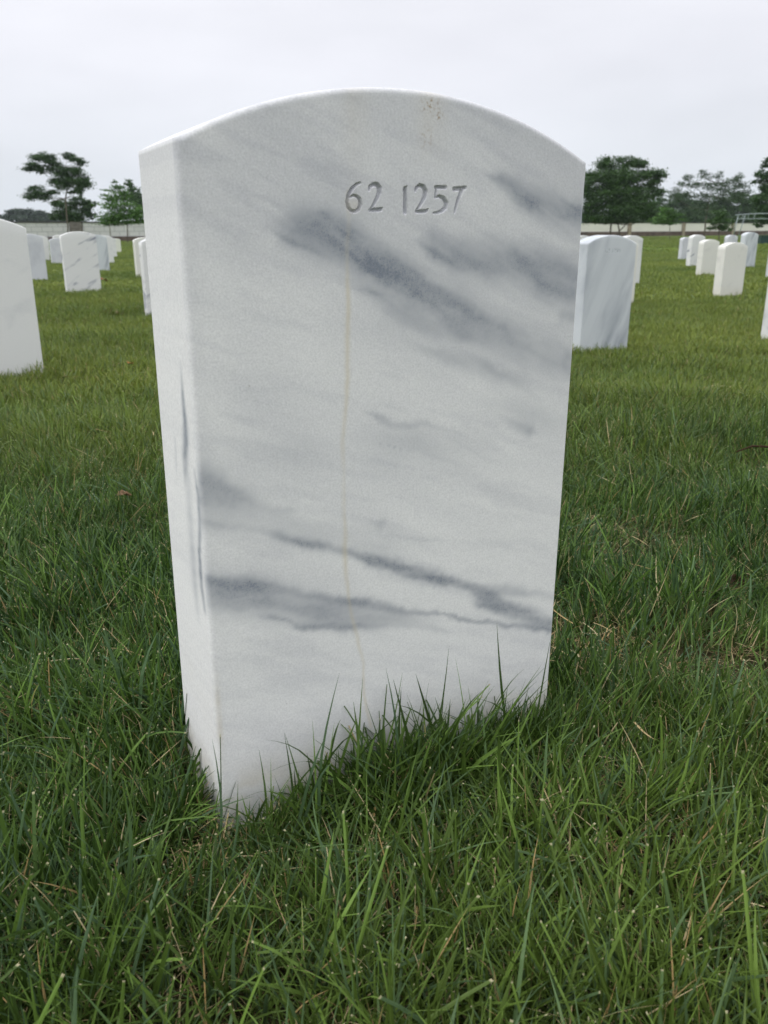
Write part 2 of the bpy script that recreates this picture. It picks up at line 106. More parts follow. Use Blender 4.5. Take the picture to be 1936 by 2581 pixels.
LONG= [([0.0975, -0.0347, 0.074], [0.0862, -0.0193, 0.1663], 0.00108), ([0.1143, -0.0346, 0.079], [0.1479, -0.0194, 0.138], 0.00084), ([-0.0079, -0.0345, 0.1175], [0.037, -0.0194, 0.1564], 0.00084), ([-0.0857, -0.0345, 0.1327], [-0.0664, -0.0194, 0.158], 0.00096), ([-0.0617, -0.0345, 0.1231], [-0.0457, -0.0194, 0.1487], 0.00096), ([-0.0736, -0.0344, 0.1366], [-0.0087, -0.0194, 0.1434], 0.00084), ([-0.0391, -0.0345, 0.1291], [0.0244, -0.0196, 0.1043], 0.00084), ([-0.0469, -0.0345, 0.1084], [-0.0095, -0.0195, 0.1298], 0.00084), ([-0.1222, -0.0346, 0.0994], [-0.1157, -0.0195, 0.1186], 0.00084), ([-0.1058, -0.0346, 0.1016], [-0.1152, -0.0195, 0.118], 0.00084), ([0.0392, -0.0346, 0.0874], [0.0572, -0.0195, 0.1128], 0.00072), ([0.033, -0.0345, 0.1163], [0.0435, -0.0194, 0.1435], 0.00048), ([0.0307, -0.0346, 0.09], [0.0812, -0.0196, 0.104], 0.00072), ([-0.0391, -0.0345, 0.124], [-0.0244, -0.0194, 0.1512], 0.00096), ([0.0569, -0.0347, 0.0765], [0.1214, -0.0196, 0.1023], 0.00048), ([-0.1482, -0.0346, 0.0809], [-0.1371, -0.0195, 0.1104], 0.00084), ([-0.1638, -0.0346, 0.079], [-0.1555, -0.0196, 0.0877], 0.00072), ([-0.1365, -0.0346, 0.0868], [-0.1278, -0.0196, 0.0998], 0.0006000000000000001), ([-0.1946, -0.0344, 0.1492], [-0.1731, -0.0195, 0.1312], 0.00084), ([0.0777, -0.0347, 0.0757], [0.0728, -0.0196, 0.0861], 0.00072), ([0.1219, -0.0347, 0.0565], [0.1454, -0.0197, 0.0768], 0.00072), ([0.0029, -0.0346, 0.0984], [-0.0047, -0.0195, 0.1219], 0.00072), ([-0.1032, -0.0345, 0.1058], [-0.0913, -0.0195, 0.1225], 0.00072), ([-0.0937, -0.0345, 0.1077], [-0.072, -0.0195, 0.1154], 0.00072)]
# ------------------------------------------------------------------ helpers
def link(o, parent=None):
    scene.collection.objects.link(o)
    if parent is not None: o.parent = parent
    return o

def mesh_obj(name, verts, faces, mat, parent=None, smooth=False, attrs=None):
    me = bpy.data.meshes.new(name)
    me.from_pydata([tuple(map(float, v)) for v in verts], [], [tuple(map(int, f)) for f in faces])
    if attrs:
        for k, (dom, vals) in attrs.items():
            a = me.attributes.new(k, 'FLOAT', dom); a.data.foreach_set('value', np.asarray(vals, dtype=np.float32))
    if smooth: me.polygons.foreach_set('use_smooth', [True]*len(me.polygons))
    me.update()
    if mat: me.materials.append(mat)
    return link(bpy.data.objects.new(name, me), parent)

def quads_mesh(name, V, Q, mat, parent=None, smooth=False, attrs=None):
    """fast path: V (n,3), Q (m,k) numpy"""
    me = bpy.data.meshes.new(name)
    V = np.asarray(V, np.float32); Q = np.asarray(Q, np.int32); k = Q.shape[1]
    me.vertices.add(len(V)); me.vertices.foreach_set('co', V.ravel())
    me.loops.add(Q.size); me.loops.foreach_set('vertex_index', Q.ravel())
    me.polygons.add(len(Q)); me.polygons.foreach_set('loop_start', np.arange(0, Q.size, k, dtype=np.int32))
    me.polygons.foreach_set('loop_total', np.full(len(Q), k, np.int32))
    me.polygons.foreach_set('use_smooth', np.full(len(Q), bool(smooth)))
    if attrs:
        for kk, (dom, vals) in attrs.items():
            a = me.attributes.new(kk, 'FLOAT', dom); a.data.foreach_set('value', np.asarray(vals, dtype=np.float32))
    me.update(calc_edges=True); me.validate()
    if mat: me.materials.append(mat)
    return link(bpy.data.objects.new(name, me), parent)

def tag(o, label=None, cat=None, group=None, kind=None):
    if label: o['label'] = label
    if cat: o['category'] = cat
    if group: o['group'] = group
    if kind: o['kind'] = kind
    return o

def empty(name, loc):
    o = bpy.data.objects.new(name, None); o.empty_display_size = .2; o.location = loc
    return link(o)

def sstep(a, b, x):
    t = np.clip((x-a)/(b-a), 0, 1); return t*t*(3-2*t)

def vnoise(x, y, seed=0):
    xi = np.floor(x).astype(np.int64); yi = np.floor(y).astype(np.int64)
    fx = x-xi; fy = y-yi; fx = fx*fx*(3-2*fx); fy = fy*fy*(3-2*fy)
    def h(a, b):
        n = (a*374761393 + b*668265263 + seed*974711) & 0xffffffff
        n = ((n ^ (n >> 13))*1274126177) & 0xffffffff
        return ((n ^ (n >> 16)) & 0xffff)/65535.0
    return (h(xi, yi)*(1-fx)+h(xi+1, yi)*fx)*(1-fy) + (h(xi, yi+1)*(1-fx)+h(xi+1, yi+1)*fx)*fy

def fbm(x, y, oct=4, seed=0):
    s = 0; a = .5; t = 0
    for o in range(oct):
        s = s + a*vnoise(x*2**o+17.3*o, y*2**o-9.1*o, seed+o); t += a; a *= .5
    return s/t

# ------------------------------------------------------------------ materials
def new_mat(name):
    mt = bpy.data.materials.new(name); mt.use_nodes = True
    n = mt.node_tree; b = n.nodes['Principled BSDF']
    return mt, n, b

def ramp_node(n, stops):
    r = n.nodes.new('ShaderNodeValToRGB')
    while len(r.color_ramp.elements) > 1: r.color_ramp.elements.remove(r.color_ramp.elements[0])
    r.color_ramp.elements[0].position = stops[0][0]; r.color_ramp.elements[0].color = (*stops[0][1], 1)
    for p_, c_ in stops[1:]:
        e = r.color_ramp.elements.new(p_); e.color = (*c_, 1)
    return r

def noise(n, vec, scale, detail=3, rough=.5, dist=0.):
    t = n.nodes.new('ShaderNodeTexNoise'); t.inputs['Scale'].default_value = scale
    t.inputs['Detail'].default_value = detail; t.inputs['Roughness'].default_value = rough; t.inputs['Distortion'].default_value = dist
    if vec is not None: n.links.new(vec, t.inputs['Vector'])
    return t

def maprange(n, src, a, b, c, d):
    r = n.nodes.new('ShaderNodeMapRange'); n.links.new(src, r.inputs[0])
    for i, v in enumerate((a, b, c, d)): r.inputs[i+1].default_value = v
    return r.outputs[0]

def mixc(n, fac, a, b, mode='MIX'):
    r = n.nodes.new('ShaderNodeMix'); r.data_type = 'RGBA'; r.blend_type = mode
    for k, v in ((0, fac), (6, a), (7, b)):
        if isinstance(v, (int, float)): r.inputs[k].default_value = v
        elif isinstance(v, tuple): r.inputs[k].default_value = (*v, 1)
        else: n.links.new(v, r.inputs[k])
    return r.outputs[2]

def mathn(n, op, a, b=None):
    r = n.nodes.new('ShaderNodeMath'); r.operation = op
    for k, v in ((0, a), (1, b)):
        if v is None: continue
        if isinstance(v, (int, float)): r.inputs[k].default_value = v
        else: n.links.new(v, r.inputs[k])
    return r.outputs[0]

def attr(n, name):
    a = n.nodes.new('ShaderNodeAttribute'); a.attribute_name = name; return a.outputs['Fac']

def marble_main():
    mt, n, b = new_mat('veined white marble')
    tcn = n.nodes.new('ShaderNodeTexCoord'); P = tcn.outputs['Object']
    vein = attr(n, 'vein'); stain = attr(n, 'stain'); cloud = attr(n, 'cloud')
    fine = noise(n, P, 620, 2, .6); mid = noise(n, P, 210, 4, .7)
    # the vein breaks up into grains
    vv = mathn(n, 'MULTIPLY', vein, maprange(n, mid.outputs[0], .3, .7, .82, 1.15))
    vv = mathn(n, 'MULTIPLY', vv, maprange(n, fine.outputs[0], .3, .7, .80, 1.18))
    base = mixc(n, cloud, (.845, .84, .82), (.53, .535, .56))
    col = mixc(n, vv, base, (.215, .242, .288))
    # grain of the sawn, sand-rubbed surface
    g1 = maprange(n, fine.outputs[0], .25, .75, .88, 1.10)
    g2 = maprange(n, mid.outputs[0], .3, .7, .95, 1.04)
    gg = mathn(n, 'MULTIPLY', g1, g2)
    cmb = n.nodes.new('ShaderNodeCombineColor')
    for i in range(3): n.links.new(gg, cmb.inputs[i])
    col = mixc(n, 1.0, col, cmb.outputs[0], 'MULTIPLY')
    # sparse dark pits
    vor = n.nodes.new('ShaderNodeTexVoronoi'); vor.inputs['Scale'].default_value = 85; n.links.new(P, vor.inputs['Vector'])
    rare = noise(n, P, 60, 1)
    pit = mathn(n, 'MULTIPLY', maprange(n, vor.outputs['Distance'], .05, .09, 1, 0), maprange(n, rare.outputs[0], .66, .70, 0, .55))
    col = mixc(n, pit, col, (.16, .15, .13))
    # fine dark specks in the heart of the veins
    sp = noise(n, P, 900, 1, .5)
    spk = mathn(n, 'MULTIPLY', maprange(n, sp.outputs[0], .60, .70, 0, .4), maprange(n, vv, .45, .85, 0, 1))
    col = mixc(n, spk, col, (.07, .075, .09))
    col = mixc(n, stain, col, (.64, .56, .39))
    n.links.new(attr(n, 'rust'), (rs := n.nodes.new('ShaderNodeMath')).inputs[0]); rs.operation = 'MULTIPLY'
    rsn = noise(n, P, 330, 2, .6); n.links.new(maprange(n, rsn.outputs[0], .50, .66, 0, 1), rs.inputs[1])
    col = mixc(n, rs.outputs[0], col, (.30, .19, .08))
    n.links.new(col, b.inputs['Base Color'])
    b.inputs['Roughness'].default_value = .62; b.inputs['Specular IOR Level'].default_value = .3
    bm = n.nodes.new('ShaderNodeBump'); bm.inputs['Strength'].default_value = .16; bm.inputs['Distance'].default_value = .0006
    hsum = mathn(n, 'ADD', fine.outputs[0], mid.outputs[0])
    n.links.new(hsum, bm.inputs['Height']); n.links.new(bm.outputs[0], b.inputs['Normal'])
    return mt

def marble(name, white, veinc, rot, scale, stretch, lo, hi, amount, tint=0.0, warm=(.62, .56, .40)):
    """marble for the other stones: stretched, rotated noise bands; object-info random shifts the pattern per stone"""
    mt, n, b = new_mat(name)
    tcn = n.nodes.new('ShaderNodeTexCoord'); oi = n.nodes.new('ShaderNodeObjectInfo')
    mp = n.nodes.new('ShaderNodeMapping'); n.links.new(tcn.outputs['Object'], mp.inputs[0])
    mp.inputs['Rotation'].default_value = (0, rot, 0)
    sc = n.nodes.new('ShaderNodeVectorMath'); sc.operation = 'MULTIPLY'; n.links.new(mp.outputs[0], sc.inputs[0]); sc.inputs[1].default_value = stretch
    ad = n.nodes.new('ShaderNodeVectorMath'); ad.operation = 'ADD'; n.links.new(sc.outputs[0], ad.inputs[0])
    cb = n.nodes.new('ShaderNodeCombineXYZ'); rr = mathn(n, 'MULTIPLY', oi.outputs['Random'], 37.0)
    for i in range(3): n.links.new(rr, cb.inputs[i])
    n.links.new(cb.outputs[0], ad.inputs[1])
    big = noise(n, ad.outputs[0], scale, 5, .55, .35)
    soft = noise(n, ad.outputs[0], scale*.4, 3, .5, .2)
    fine = noise(n, tcn.outputs['Object'], 260, 3, .7)
    v = mathn(n, 'MULTIPLY', maprange(n, big.outputs[0], lo, hi, 0, 1), maprange(n, soft.outputs[0], .4, .6, .25, 1))
    v = mathn(n, 'MULTIPLY', v, amount)
    v = mathn(n, 'ADD', v, maprange(n, soft.outputs[0], .35, .7, 0, .10))
    col = mixc(n, v, white, veinc)
    sep = n.nodes.new('ShaderNodeSeparateXYZ'); n.links.new(tcn.outputs['Object'], sep.inputs[0])
    low = mathn(n, 'MULTIPLY', maprange(n, sep.outputs[2], .02, .16, 1, 0), maprange(n, soft.outputs[0], .35, .6, .3, 1))
    col = mixc(n, mathn(n, 'MULTIPLY', low, tint), col, warm)
    g = maprange(n, fine.outputs[0], .25, .75, .93, 1.06)
    cmb = n.nodes.new('ShaderNodeCombineColor')
    for i in range(3): n.links.new(g, cmb.inputs[i])
    col = mixc(n, 1.0, col, cmb.outputs[0], 'MULTIPLY')
    n.links.new(col, b.inputs['Base Color'])
    b.inputs['Roughness'].default_value = .6; b.inputs['Specular IOR Level'].default_value = .3
    bm = n.nodes.new('ShaderNodeBump'); bm.inputs['Strength'].default_value = .25; bm.inputs['Distance'].default_value = .0006
    n.links.new(fine.outputs[0], bm.inputs['Height']); n.links.new(bm.outputs[0], b.inputs['Normal'])
    return mt

def leafmat(name, dark, light, trans=.25, rough=.5):
    mt, n, b = new_mat(name)
    rnd = attr(n, 'rnd')
    gm = n.nodes.new('ShaderNodeNewGeometry')
    nzz = noise(n, gm.outputs['Position'], .9, 2)
    f = mathn(n, 'ADD', mathn(n, 'MULTIPLY', rnd, .7), maprange(n, nzz.outputs[0], .3, .7, -.1, .4))
    col = mixc(n, f, dark, light)
    n.links.new(col, b.inputs['Base Color']); b.inputs['Roughness'].default_value = rough
    b.inputs['Specular IOR Level'].default_value = .25
    tr = n.nodes.new('ShaderNodeBsdfTranslucent'); n.links.new(col, tr.inputs[0])
    ms = n.nodes.new('ShaderNodeMixShader'); ms.inputs[0].default_value = trans
    n.links.new(b.outputs[0], ms.inputs[1]); n.links.new(tr.outputs[0], ms.inputs[2])
    n.links.new(ms.outputs[0], n.nodes['Material Output'].inputs['Surface'])
    return mt

def plain(name, c, rough=.7, metal=0., var=.12, scale=3., bump=0., stretch=None):
    mt, n, b = new_mat(name)
    tcn = n.nodes.new('ShaderNodeTexCoord'); vec = tcn.outputs['Object']
    if rough > .65: b.inputs['Specular IOR Level'].default_value = .12
    if stretch:
        s_ = n.nodes.new('ShaderNodeVectorMath'); s_.operation = 'MULTIPLY'; n.links.new(vec, s_.inputs[0]); s_.inputs[1].default_value = stretch; vec = s_.outputs[0]
    t = noise(n, vec, scale, 5, .6)
    f = maprange(n, t.outputs[0], .3, .7, 0, 1)
    col = mixc(n, f, tuple(v*(1-var) for v in c), tuple(min(1, v*(1+var)) for v in c))
    n.links.new(col, b.inputs['Base Color']); b.inputs['Roughness'].default_value = rough; b.inputs['Metallic'].default_value = metal
    if bump:
        bm = n.nodes.new('ShaderNodeBump'); bm.inputs['Strength'].default_value = bump; bm.inputs['Distance'].default_value = .02
        n.links.new(t.outputs[0], bm.inputs['Height']); n.links.new(bm.outputs[0], b.inputs['Normal'])
    return mt

def brickmat(name, c1, c2, mortar, scale, bw, bh, ms):
    mt, n, b = new_mat(name)
    tcn = n.nodes.new('ShaderNodeTexCoord')
    sp = n.nodes.new('ShaderNodeSeparateXYZ'); n.links.new(tcn.outputs['Object'], sp.inputs[0])
    cb = n.nodes.new('ShaderNodeCombineXYZ'); n.links.new(sp.outputs[0], cb.inputs[0]); n.links.new(sp.outputs[2], cb.inputs[1])
    br = n.nodes.new('ShaderNodeTexBrick'); n.links.new(cb.outputs[0], br.inputs['Vector'])
    br.inputs['Color1'].default_value = (*c1, 1); br.inputs['Color2'].default_value = (*c2, 1); br.inputs['Mortar'].default_value = (*mortar, 1)
    br.inputs['Scale'].default_value = scale; br.inputs['Brick Width'].default_value = bw; br.inputs['Row Height'].default_value = bh; br.inputs['Mortar Size'].default_value = ms
    t = noise(n, tcn.outputs['Object'], .8, 5, .6)
    col = mixc(n, maprange(n, t.outputs[0], .3, .7, 0, .35), br.outputs[0], tuple(v*.7 for v in c1))
    n.links.new(col, b.inputs['Base Color']); b.inputs['Roughness'].default_value = .85
    return mt

def grassmat():
    mt, n, b = new_mat('lawn grass')
    rnd = attr(n, 'rnd'); dead = attr(n, 'dead'); tip = attr(n, 'tip')
    gm = n.nodes.new('ShaderNodeNewGeometry'); P = gm.outputs['Position']
    n1 = noise(n, P, .55, 3, .55); n2 = noise(n, P, 3.2, 3, .55)
    mp_ = n.nodes.new('ShaderNodeMapping'); n.links.new(P, mp_.inputs[0]); mp_.inputs['Rotation'].default_value = (0, 0, math.radians(12)); mp_.inputs['Scale'].default_value = (.06, .55, 1)
    n3 = noise(n, mp_.outputs[0], 1.0, 2, .5)
    rb2 = mathn(n, 'POWER', mathn(n, 'FRACT', mathn(n, 'MULTIPLY', rnd, 13.7)), 2.2)
    f = mathn(n, 'ADD', mathn(n, 'MULTIPLY', rb2, 1.0), maprange(n, n2.outputs[0], .3, .7, -.12, .25))
    green = mixc(n, f, GRASS_DARK, GRASS_LIGHT)
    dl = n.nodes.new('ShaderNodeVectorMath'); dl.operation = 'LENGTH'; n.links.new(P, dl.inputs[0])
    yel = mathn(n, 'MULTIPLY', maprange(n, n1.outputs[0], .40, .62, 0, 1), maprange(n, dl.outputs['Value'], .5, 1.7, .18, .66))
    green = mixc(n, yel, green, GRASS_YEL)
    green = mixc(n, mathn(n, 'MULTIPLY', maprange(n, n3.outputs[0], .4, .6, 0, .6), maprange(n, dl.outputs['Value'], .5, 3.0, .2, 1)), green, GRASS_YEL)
    # grass colour lightened and yellowed with distance, for the lit blades seen there
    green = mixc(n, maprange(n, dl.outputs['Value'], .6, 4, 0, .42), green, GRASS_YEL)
    # some blades are bluish with a waxy bloom
    blu = mathn(n, 'GREATER_THAN', mathn(n, 'FRACT', mathn(n, 'MULTIPLY', rnd, 7.31)), .76)
    green = mixc(n, mathn(n, 'MULTIPLY', blu, .55), green, (.088, .150, .085))
    # sheath at the root is paler and browner
    green = mixc(n, maprange(n, tip, 0.0, .30, .55, 0), green, (.10, .105, .04))
    dcol = mixc(n, rnd, (.40, .27, .11), (.55, .46, .27))
    col = mixc(n, dead, green, dcol)
    # mower-cut tips dry out pale
    cut = attr(n, 'cut')
    col = mixc(n, mathn(n, 'MULTIPLY', maprange(n, tip, .978, .990, 0, 1), cut), col, (.42, .39, .23))
    n.links.new(col, b.inputs['Base Color']); b.inputs['Roughness'].default_value = .50; b.inputs['Specular IOR Level'].default_value = .22
    tr = n.nodes.new('ShaderNodeBsdfTranslucent'); n.links.new(col, tr.inputs[0])
    ms = n.nodes.new('ShaderNodeMixShader'); ms.inputs[0].default_value = .20
    n.links.new(b.outputs[0], ms.inputs[1]); n.links.new(tr.outputs[0], ms.inputs[2])
    n.links.new(ms.outputs[0], n.nodes['Material Output'].inputs['Surface'])
    return mt

GRASS_DARK = (.013, .044, .007); GRASS_LIGHT = (.140, .245, .046); GRASS_YEL = (.218, .268, .046)
M_MAIN = marble_main()
M_PLAIN = marble('plain pale marble', (.76, .76, .74), (.40, .42, .45), .5, 6, (1, 1, 1.6), .54, .70, .75, .0)
M_WARM = marble('cream marble', (.76, .75, .69), (.50, .50, .46), .4, 7, (1, 1, 1.4), .55, .72, .45, .55)
M_DIAG = marble('diagonally veined marble', (.76, .76, .74), (.24, .26, .31), .50, 6.5, (.55, 1, 2.6), .55, .68, 1.25, .0)
M_GREY = marble('grey streaked marble', (.62, .65, .67), (.29, .32, .36), 1.22, 8, (.35, 1, 1.8), .44, .68, .75, .0)
M_LILAC = marble('lilac grey marble', (.64, .65, .68), (.42, .43, .48), .9, 6, (1, 1, 1), .45, .7, .6, .0)
M_GRASS = grassmat()

def groundmat():
    mt, n, b = new_mat('turf')
    gm = n.nodes.new('ShaderNodeNewGeometry'); P = gm.outputs['Position']
    n1 = noise(n, P, 60, 4, .7); n2 = noise(n, P, 1.3, 4, .6); n3 = noise(n, P, 240, 2, .6)
    soil = mixc(n, maprange(n, n1.outputs[0], .35, .65, 0, 1), (.035, .034, .014), (.085, .075, .035))
    lawn = mixc(n, maprange(n, n2.outputs[0], .35, .65, 0, 1), (.080, .150, .024), (.140, .210, .034))
    ln = n.nodes.new('ShaderNodeVectorMath'); ln.operation = 'LENGTH'; n.links.new(P, ln.inputs[0])
    f = maprange(n, ln.outputs['Value'], 3, 14, .0, 1)
    col = mixc(n, f, soil, lawn)
    n.links.new(col, b.inputs['Base Color']); b.inputs['Roughness'].default_value = .95; b.inputs['Specular IOR Level'].default_value = .1
    bm = n.nodes.new('ShaderNodeBump'); bm.inputs['Strength'].default_value = .8; bm.inputs['Distance'].default_value = .01
    n.links.new(n3.outputs[0], bm.inputs['Height']); n.links.new(bm.outputs[0], b.inputs['Normal'])
    return mt

# ------------------------------------------------------------------ ground height
GROUP = 'white marble headstones of the cemetery'
STONES = [  # x, y, z of the turf line at the front face, material, label, lean
 (-.095, 2.888, .002, M_PLAIN, 'large pale headstone cut off by the left picture edge', .004),
 (1.13, 12.00, -.03, M_LILAC, 'greyish lilac headstone peeping out right behind the large left-edge headstone', .0),
 (2.61, 22.69, -.04, M_PLAIN, 'pale headstone sliver just right of the lilac headstone at far left, nearer of two slivers', .0),
 (3.66, 30.45, -.06, M_PLAIN, 'farthest pale headstone sliver beside the lilac headstone at far left', .0),
 (2.62, 20.03, -.09, M_LILAC, 'bluish grey headstone half hidden behind the left side of the diagonally veined headstone', .0),
 (3.04, 22.47, -.02, M_PLAIN, 'pale rounded headstone top behind the bluish one, left of the diagonally veined headstone', .0),
 (1.17, 8.47, -.02, M_DIAG, 'white headstone with dark diagonal vein low on its face, standing clear on the left lawn', .0),
 (2.48, 14.70, -.04, M_GREY, 'blue grey headstone directly right of and behind the diagonally veined headstone', .0),
 (3.63, 20.04, -.04, M_PLAIN, 'pale headstone second in the receding line behind the diagonally veined headstone', .0),
 (4.89, 25.85, -.09, M_PLAIN, 'pale headstone third in the receding line, between the second and the smallest one', .0),
 (7.09, 35.77, -.14, M_WARM, 'smallest headstone ending the receding line at left, beside a thin tree trunk', .0),
 (5.19, 23.06, -.10, M_PLAIN, 'farthest headstone peeping out left of the numbered stone', .0),
 (4.23, 18.84, -.10, M_PLAIN, 'thin strip of headstone between the farthest and the bright one left of the numbered stone', .0),
 (2.695, 12.18, -.08, M_WARM, 'bright white headstone mostly hidden behind the left edge of the numbered stone', .0),
 (1.36, 5.98, -.07, M_DIAG, 'nearest headstone peeping out left of the numbered stone, grey marks low on its edge', .0),
 (2.81, 2.83, -.08, M_GREY, 'large blue grey headstone with faint engraved number, right behind the numbered stone', .012),
 (5.58, 5.65, -.13, M_WARM, 'pale headstone showing a narrow right edge just behind the large blue grey one', .008),
 (7.84, 7.90, -.10, M_PLAIN, 'white headstone with bright rounded top, farthest of the three overlapping right of the numbered stone', .008),
 (8.81, 9.96, -.10, M_PLAIN, 'headstone whose rounded top alone shows over the left of the large blue grey one', .0),
 (16.88, 15.41, -.18, M_LILAC, 'small bluish headstone leftmost in the right hand group of headstones', .012),
 (12.78, 11.33, -.11, M_DIAG, 'white headstone with two dark diagonal streaks, second from left in the right hand group', .01),
 (10.40, 8.91, -.17, M_WARM, 'cream headstone with faint grey marks, directly left of the largest in the right hand group', .012),
 (7.28, 5.82, -.17, M_WARM, 'nearest and largest cream headstone in the right hand group, dirty at its foot', .014),
 (16.74, 13.91, -.13, M_LILAC, 'small bluish headstone whose top shows above the gap between the two cream ones', .008),
 (12.91, 10.25, -.07, M_GREY, 'plain bluish headstone behind the right side of the largest cream one, near the green box', .012),
 (10.81, 7.98, -.11, M_LILAC, 'thin sliver of headstone on the right picture edge, below the dark green box', .01),
 (4.298, 2.824, -.13, M_PLAIN, 'near headstone cut off by the right picture edge, only its lower left corner showing', .012),
]
GP = [(0, 0, .014), (-.2, -.04, .038), (-.2, .1, .032), (-.3, -.5, .006), (-1, -1, 0), (.4, .2, .010), (-.4, .6, 0.01), (.8, -.3, .0), (-1.2, 2, .0)]
GP += [(s[0], s[1], s[2]-.035) for s in STONES]
GP += [(14.5, 102, -.02), (60, 103.5, -.02), (110, 104.8, -.02), (40, 60, -.02), (0, 60, -.02), (80, 60, -.02), (40, 32, -.10), (58, 63, -.0), (57, 43, -.04), (50, 44, -.09), (14, 70, -.0), (0, 110, 0), (150, 100, 0), (-40, 60, 0), (-20, 20, 0)]
GPA = np.array(GP, float)
def ground_z(x, y):
    x = np.atleast_1d(np.asarray(x, float)); y = np.atleast_1d(np.asarray(y, float))
    d0 = np.hypot(x, y); h = .16 + .14*d0
    w_ = np.exp(-((x[:, None]-GPA[:, 0])**2+(y[:, None]-GPA[:, 1])**2)/(2*h[:, None]**2)) + 1e-9
    z = (w_*GPA[:, 2]).sum(1)/w_.sum(1)
    z = z + .012*(fbm(x*1.1+50, y*1.1+50, 3, 5)-.5)*np.clip(d0/1.5, 0, 1)
    return z
def gz(x, y): return float(ground_z([x], [y])[0])

def build_ground():
    # polar-ish grid centred on the main stone, dense near, reaching 1.5 km
    rs = np.concatenate([np.linspace(0.02, 4, 60), np.geomspace(4.2, 700, 84)])
    na = 180; ang = np.linspace(0, 2*math.pi, na, endpoint=False)
    X = (rs[:, None]*np.cos(ang)).ravel(); Y = (rs[:, None]*np.sin(ang)).ravel()
    Z = ground_z(X, Y)
    V = np.column_stack([X, Y, Z]); V = np.vstack([V, [0, 0, 0]])
    Q = []
    for i in range(len(rs)-1):
        a = i*na+np.arange(na); b_ = i*na+(np.arange(na)+1) % na
        Q.append(np.column_stack([a, a+na, b_+na, b_]))
    Q = np.vstack(Q)
    o = quads_mesh('ground', V, Q, groundmat(), smooth=True)
    tag(o, kind='structure')
build_ground()

# ------------------------------------------------------------------ headstones
W2, TH, HS, HA = .165, .102, .5467, .5877
def poly_dist(px, pz, pts):
    """distance to a polyline and the interpolated extra columns at the nearest point"""
    best = np.full(px.shape, 1e9); ext = [np.zeros(px.shape) for _ in range(len(pts[0])-2)]
    for a, b_ in zip(pts[:-1], pts[1:]):
        ax, az = a[0], a[1]; dx, dz = b_[0]-ax, b_[1]-az; L2 = dx*dx+dz*dz+1e-12
        t = np.clip(((px-ax)*dx+(pz-az)*dz)/L2, 0, 1)
        d = np.hypot(px-ax-t*dx, pz-az-t*dz)
        if ext:
            wr = a[2]+(b_[2]-a[2])*t
            key = d-wr if len(pts[0]) > 3 or True else d
        else: key = d
        m_ = key < best
        best = np.where(m_, key, best)
        for k in range(len(ext)): ext[k] = np.where(m_, a[2+k]+(b_[2+k]-a[2+k])*t, ext[k])
    return best, ext

def groove(px, pz, strokes):
    dep = np.zeros(px.shape)
    for s in strokes:
        key, ext = poly_dist(px, pz, s)          # key = distance - half width
        dd = np.clip(-key+.00035, 0, None)
        dep = np.maximum(dep, np.minimum(dd*2.1, .0030))
    return dep

def vein_field(px, pz, veins, seed=0, wamp=.0035):
    wx = (fbm(px*55+3, pz*55, 4, seed)-.5)*2*wamp + (fbm(px*260, pz*260, 3, seed+9)-.5)*2*.0013
    wz = (fbm(px*55+40, pz*55+11, 4, seed+20)-.5)*2*wamp + (fbm(px*260+5, pz*260, 3, seed+29)-.5)*2*.0013
    X, Z = px+wx, pz+wz
    keep = np.ones(px.shape); gain = (1.34, 1.0) if seed == 1 else ((1.2, 1.12) if seed == 7 else (1, 1))
    for soft, pts in veins:
        pts = [list(p) for p in pts]
        for e_ in (0, -1):
            if abs(pts[e_][0]) < .148 and seed == 1: pts[e_][2] *= .55; pts[e_][3] *= .25
        key, ext = poly_dist(X, Z, pts)
        hw, st = ext
        hw = hw*1.0
        d = key + hw
        # fade both ends so that no vein ends in a round cap
        q_ = d/np.maximum(hw*gain[0], 1e-5)
        f = np.exp(-(q_/(.72+.12*soft))**(3.4-1.7*soft))
        keep *= 1-np.clip(st*f*gain[1], 0, .93)
    v = 1-keep
    an = np.radians(-12-16*sstep(.22, .42, pz)); ca, sa = np.cos(an), np.sin(an)
    u_, w_ = X*ca+Z*sa, -X*sa+Z*ca                        # streaks run along the bedding
    tex = fbm(u_*26, w_*210, 4, seed+50); tex2 = fbm(u_*60+7, w_*90, 4, seed+57)
    v = v*(.42+.72*tex+.50*tex2) + .04*sstep(.5, .75, tex)*sstep(.45, .7, fbm(u_*9, w_*30, 3, seed+70))
    return np.clip(v, 0, 1)

def arc_z(x, ins=0.):
    s = HA-HS; R_ = (W2**2+s*s)/(2*s); zc = HA-R_
    return zc + np.sqrt(np.maximum((R_-ins)**2-np.asarray(x, float)**2, 0))

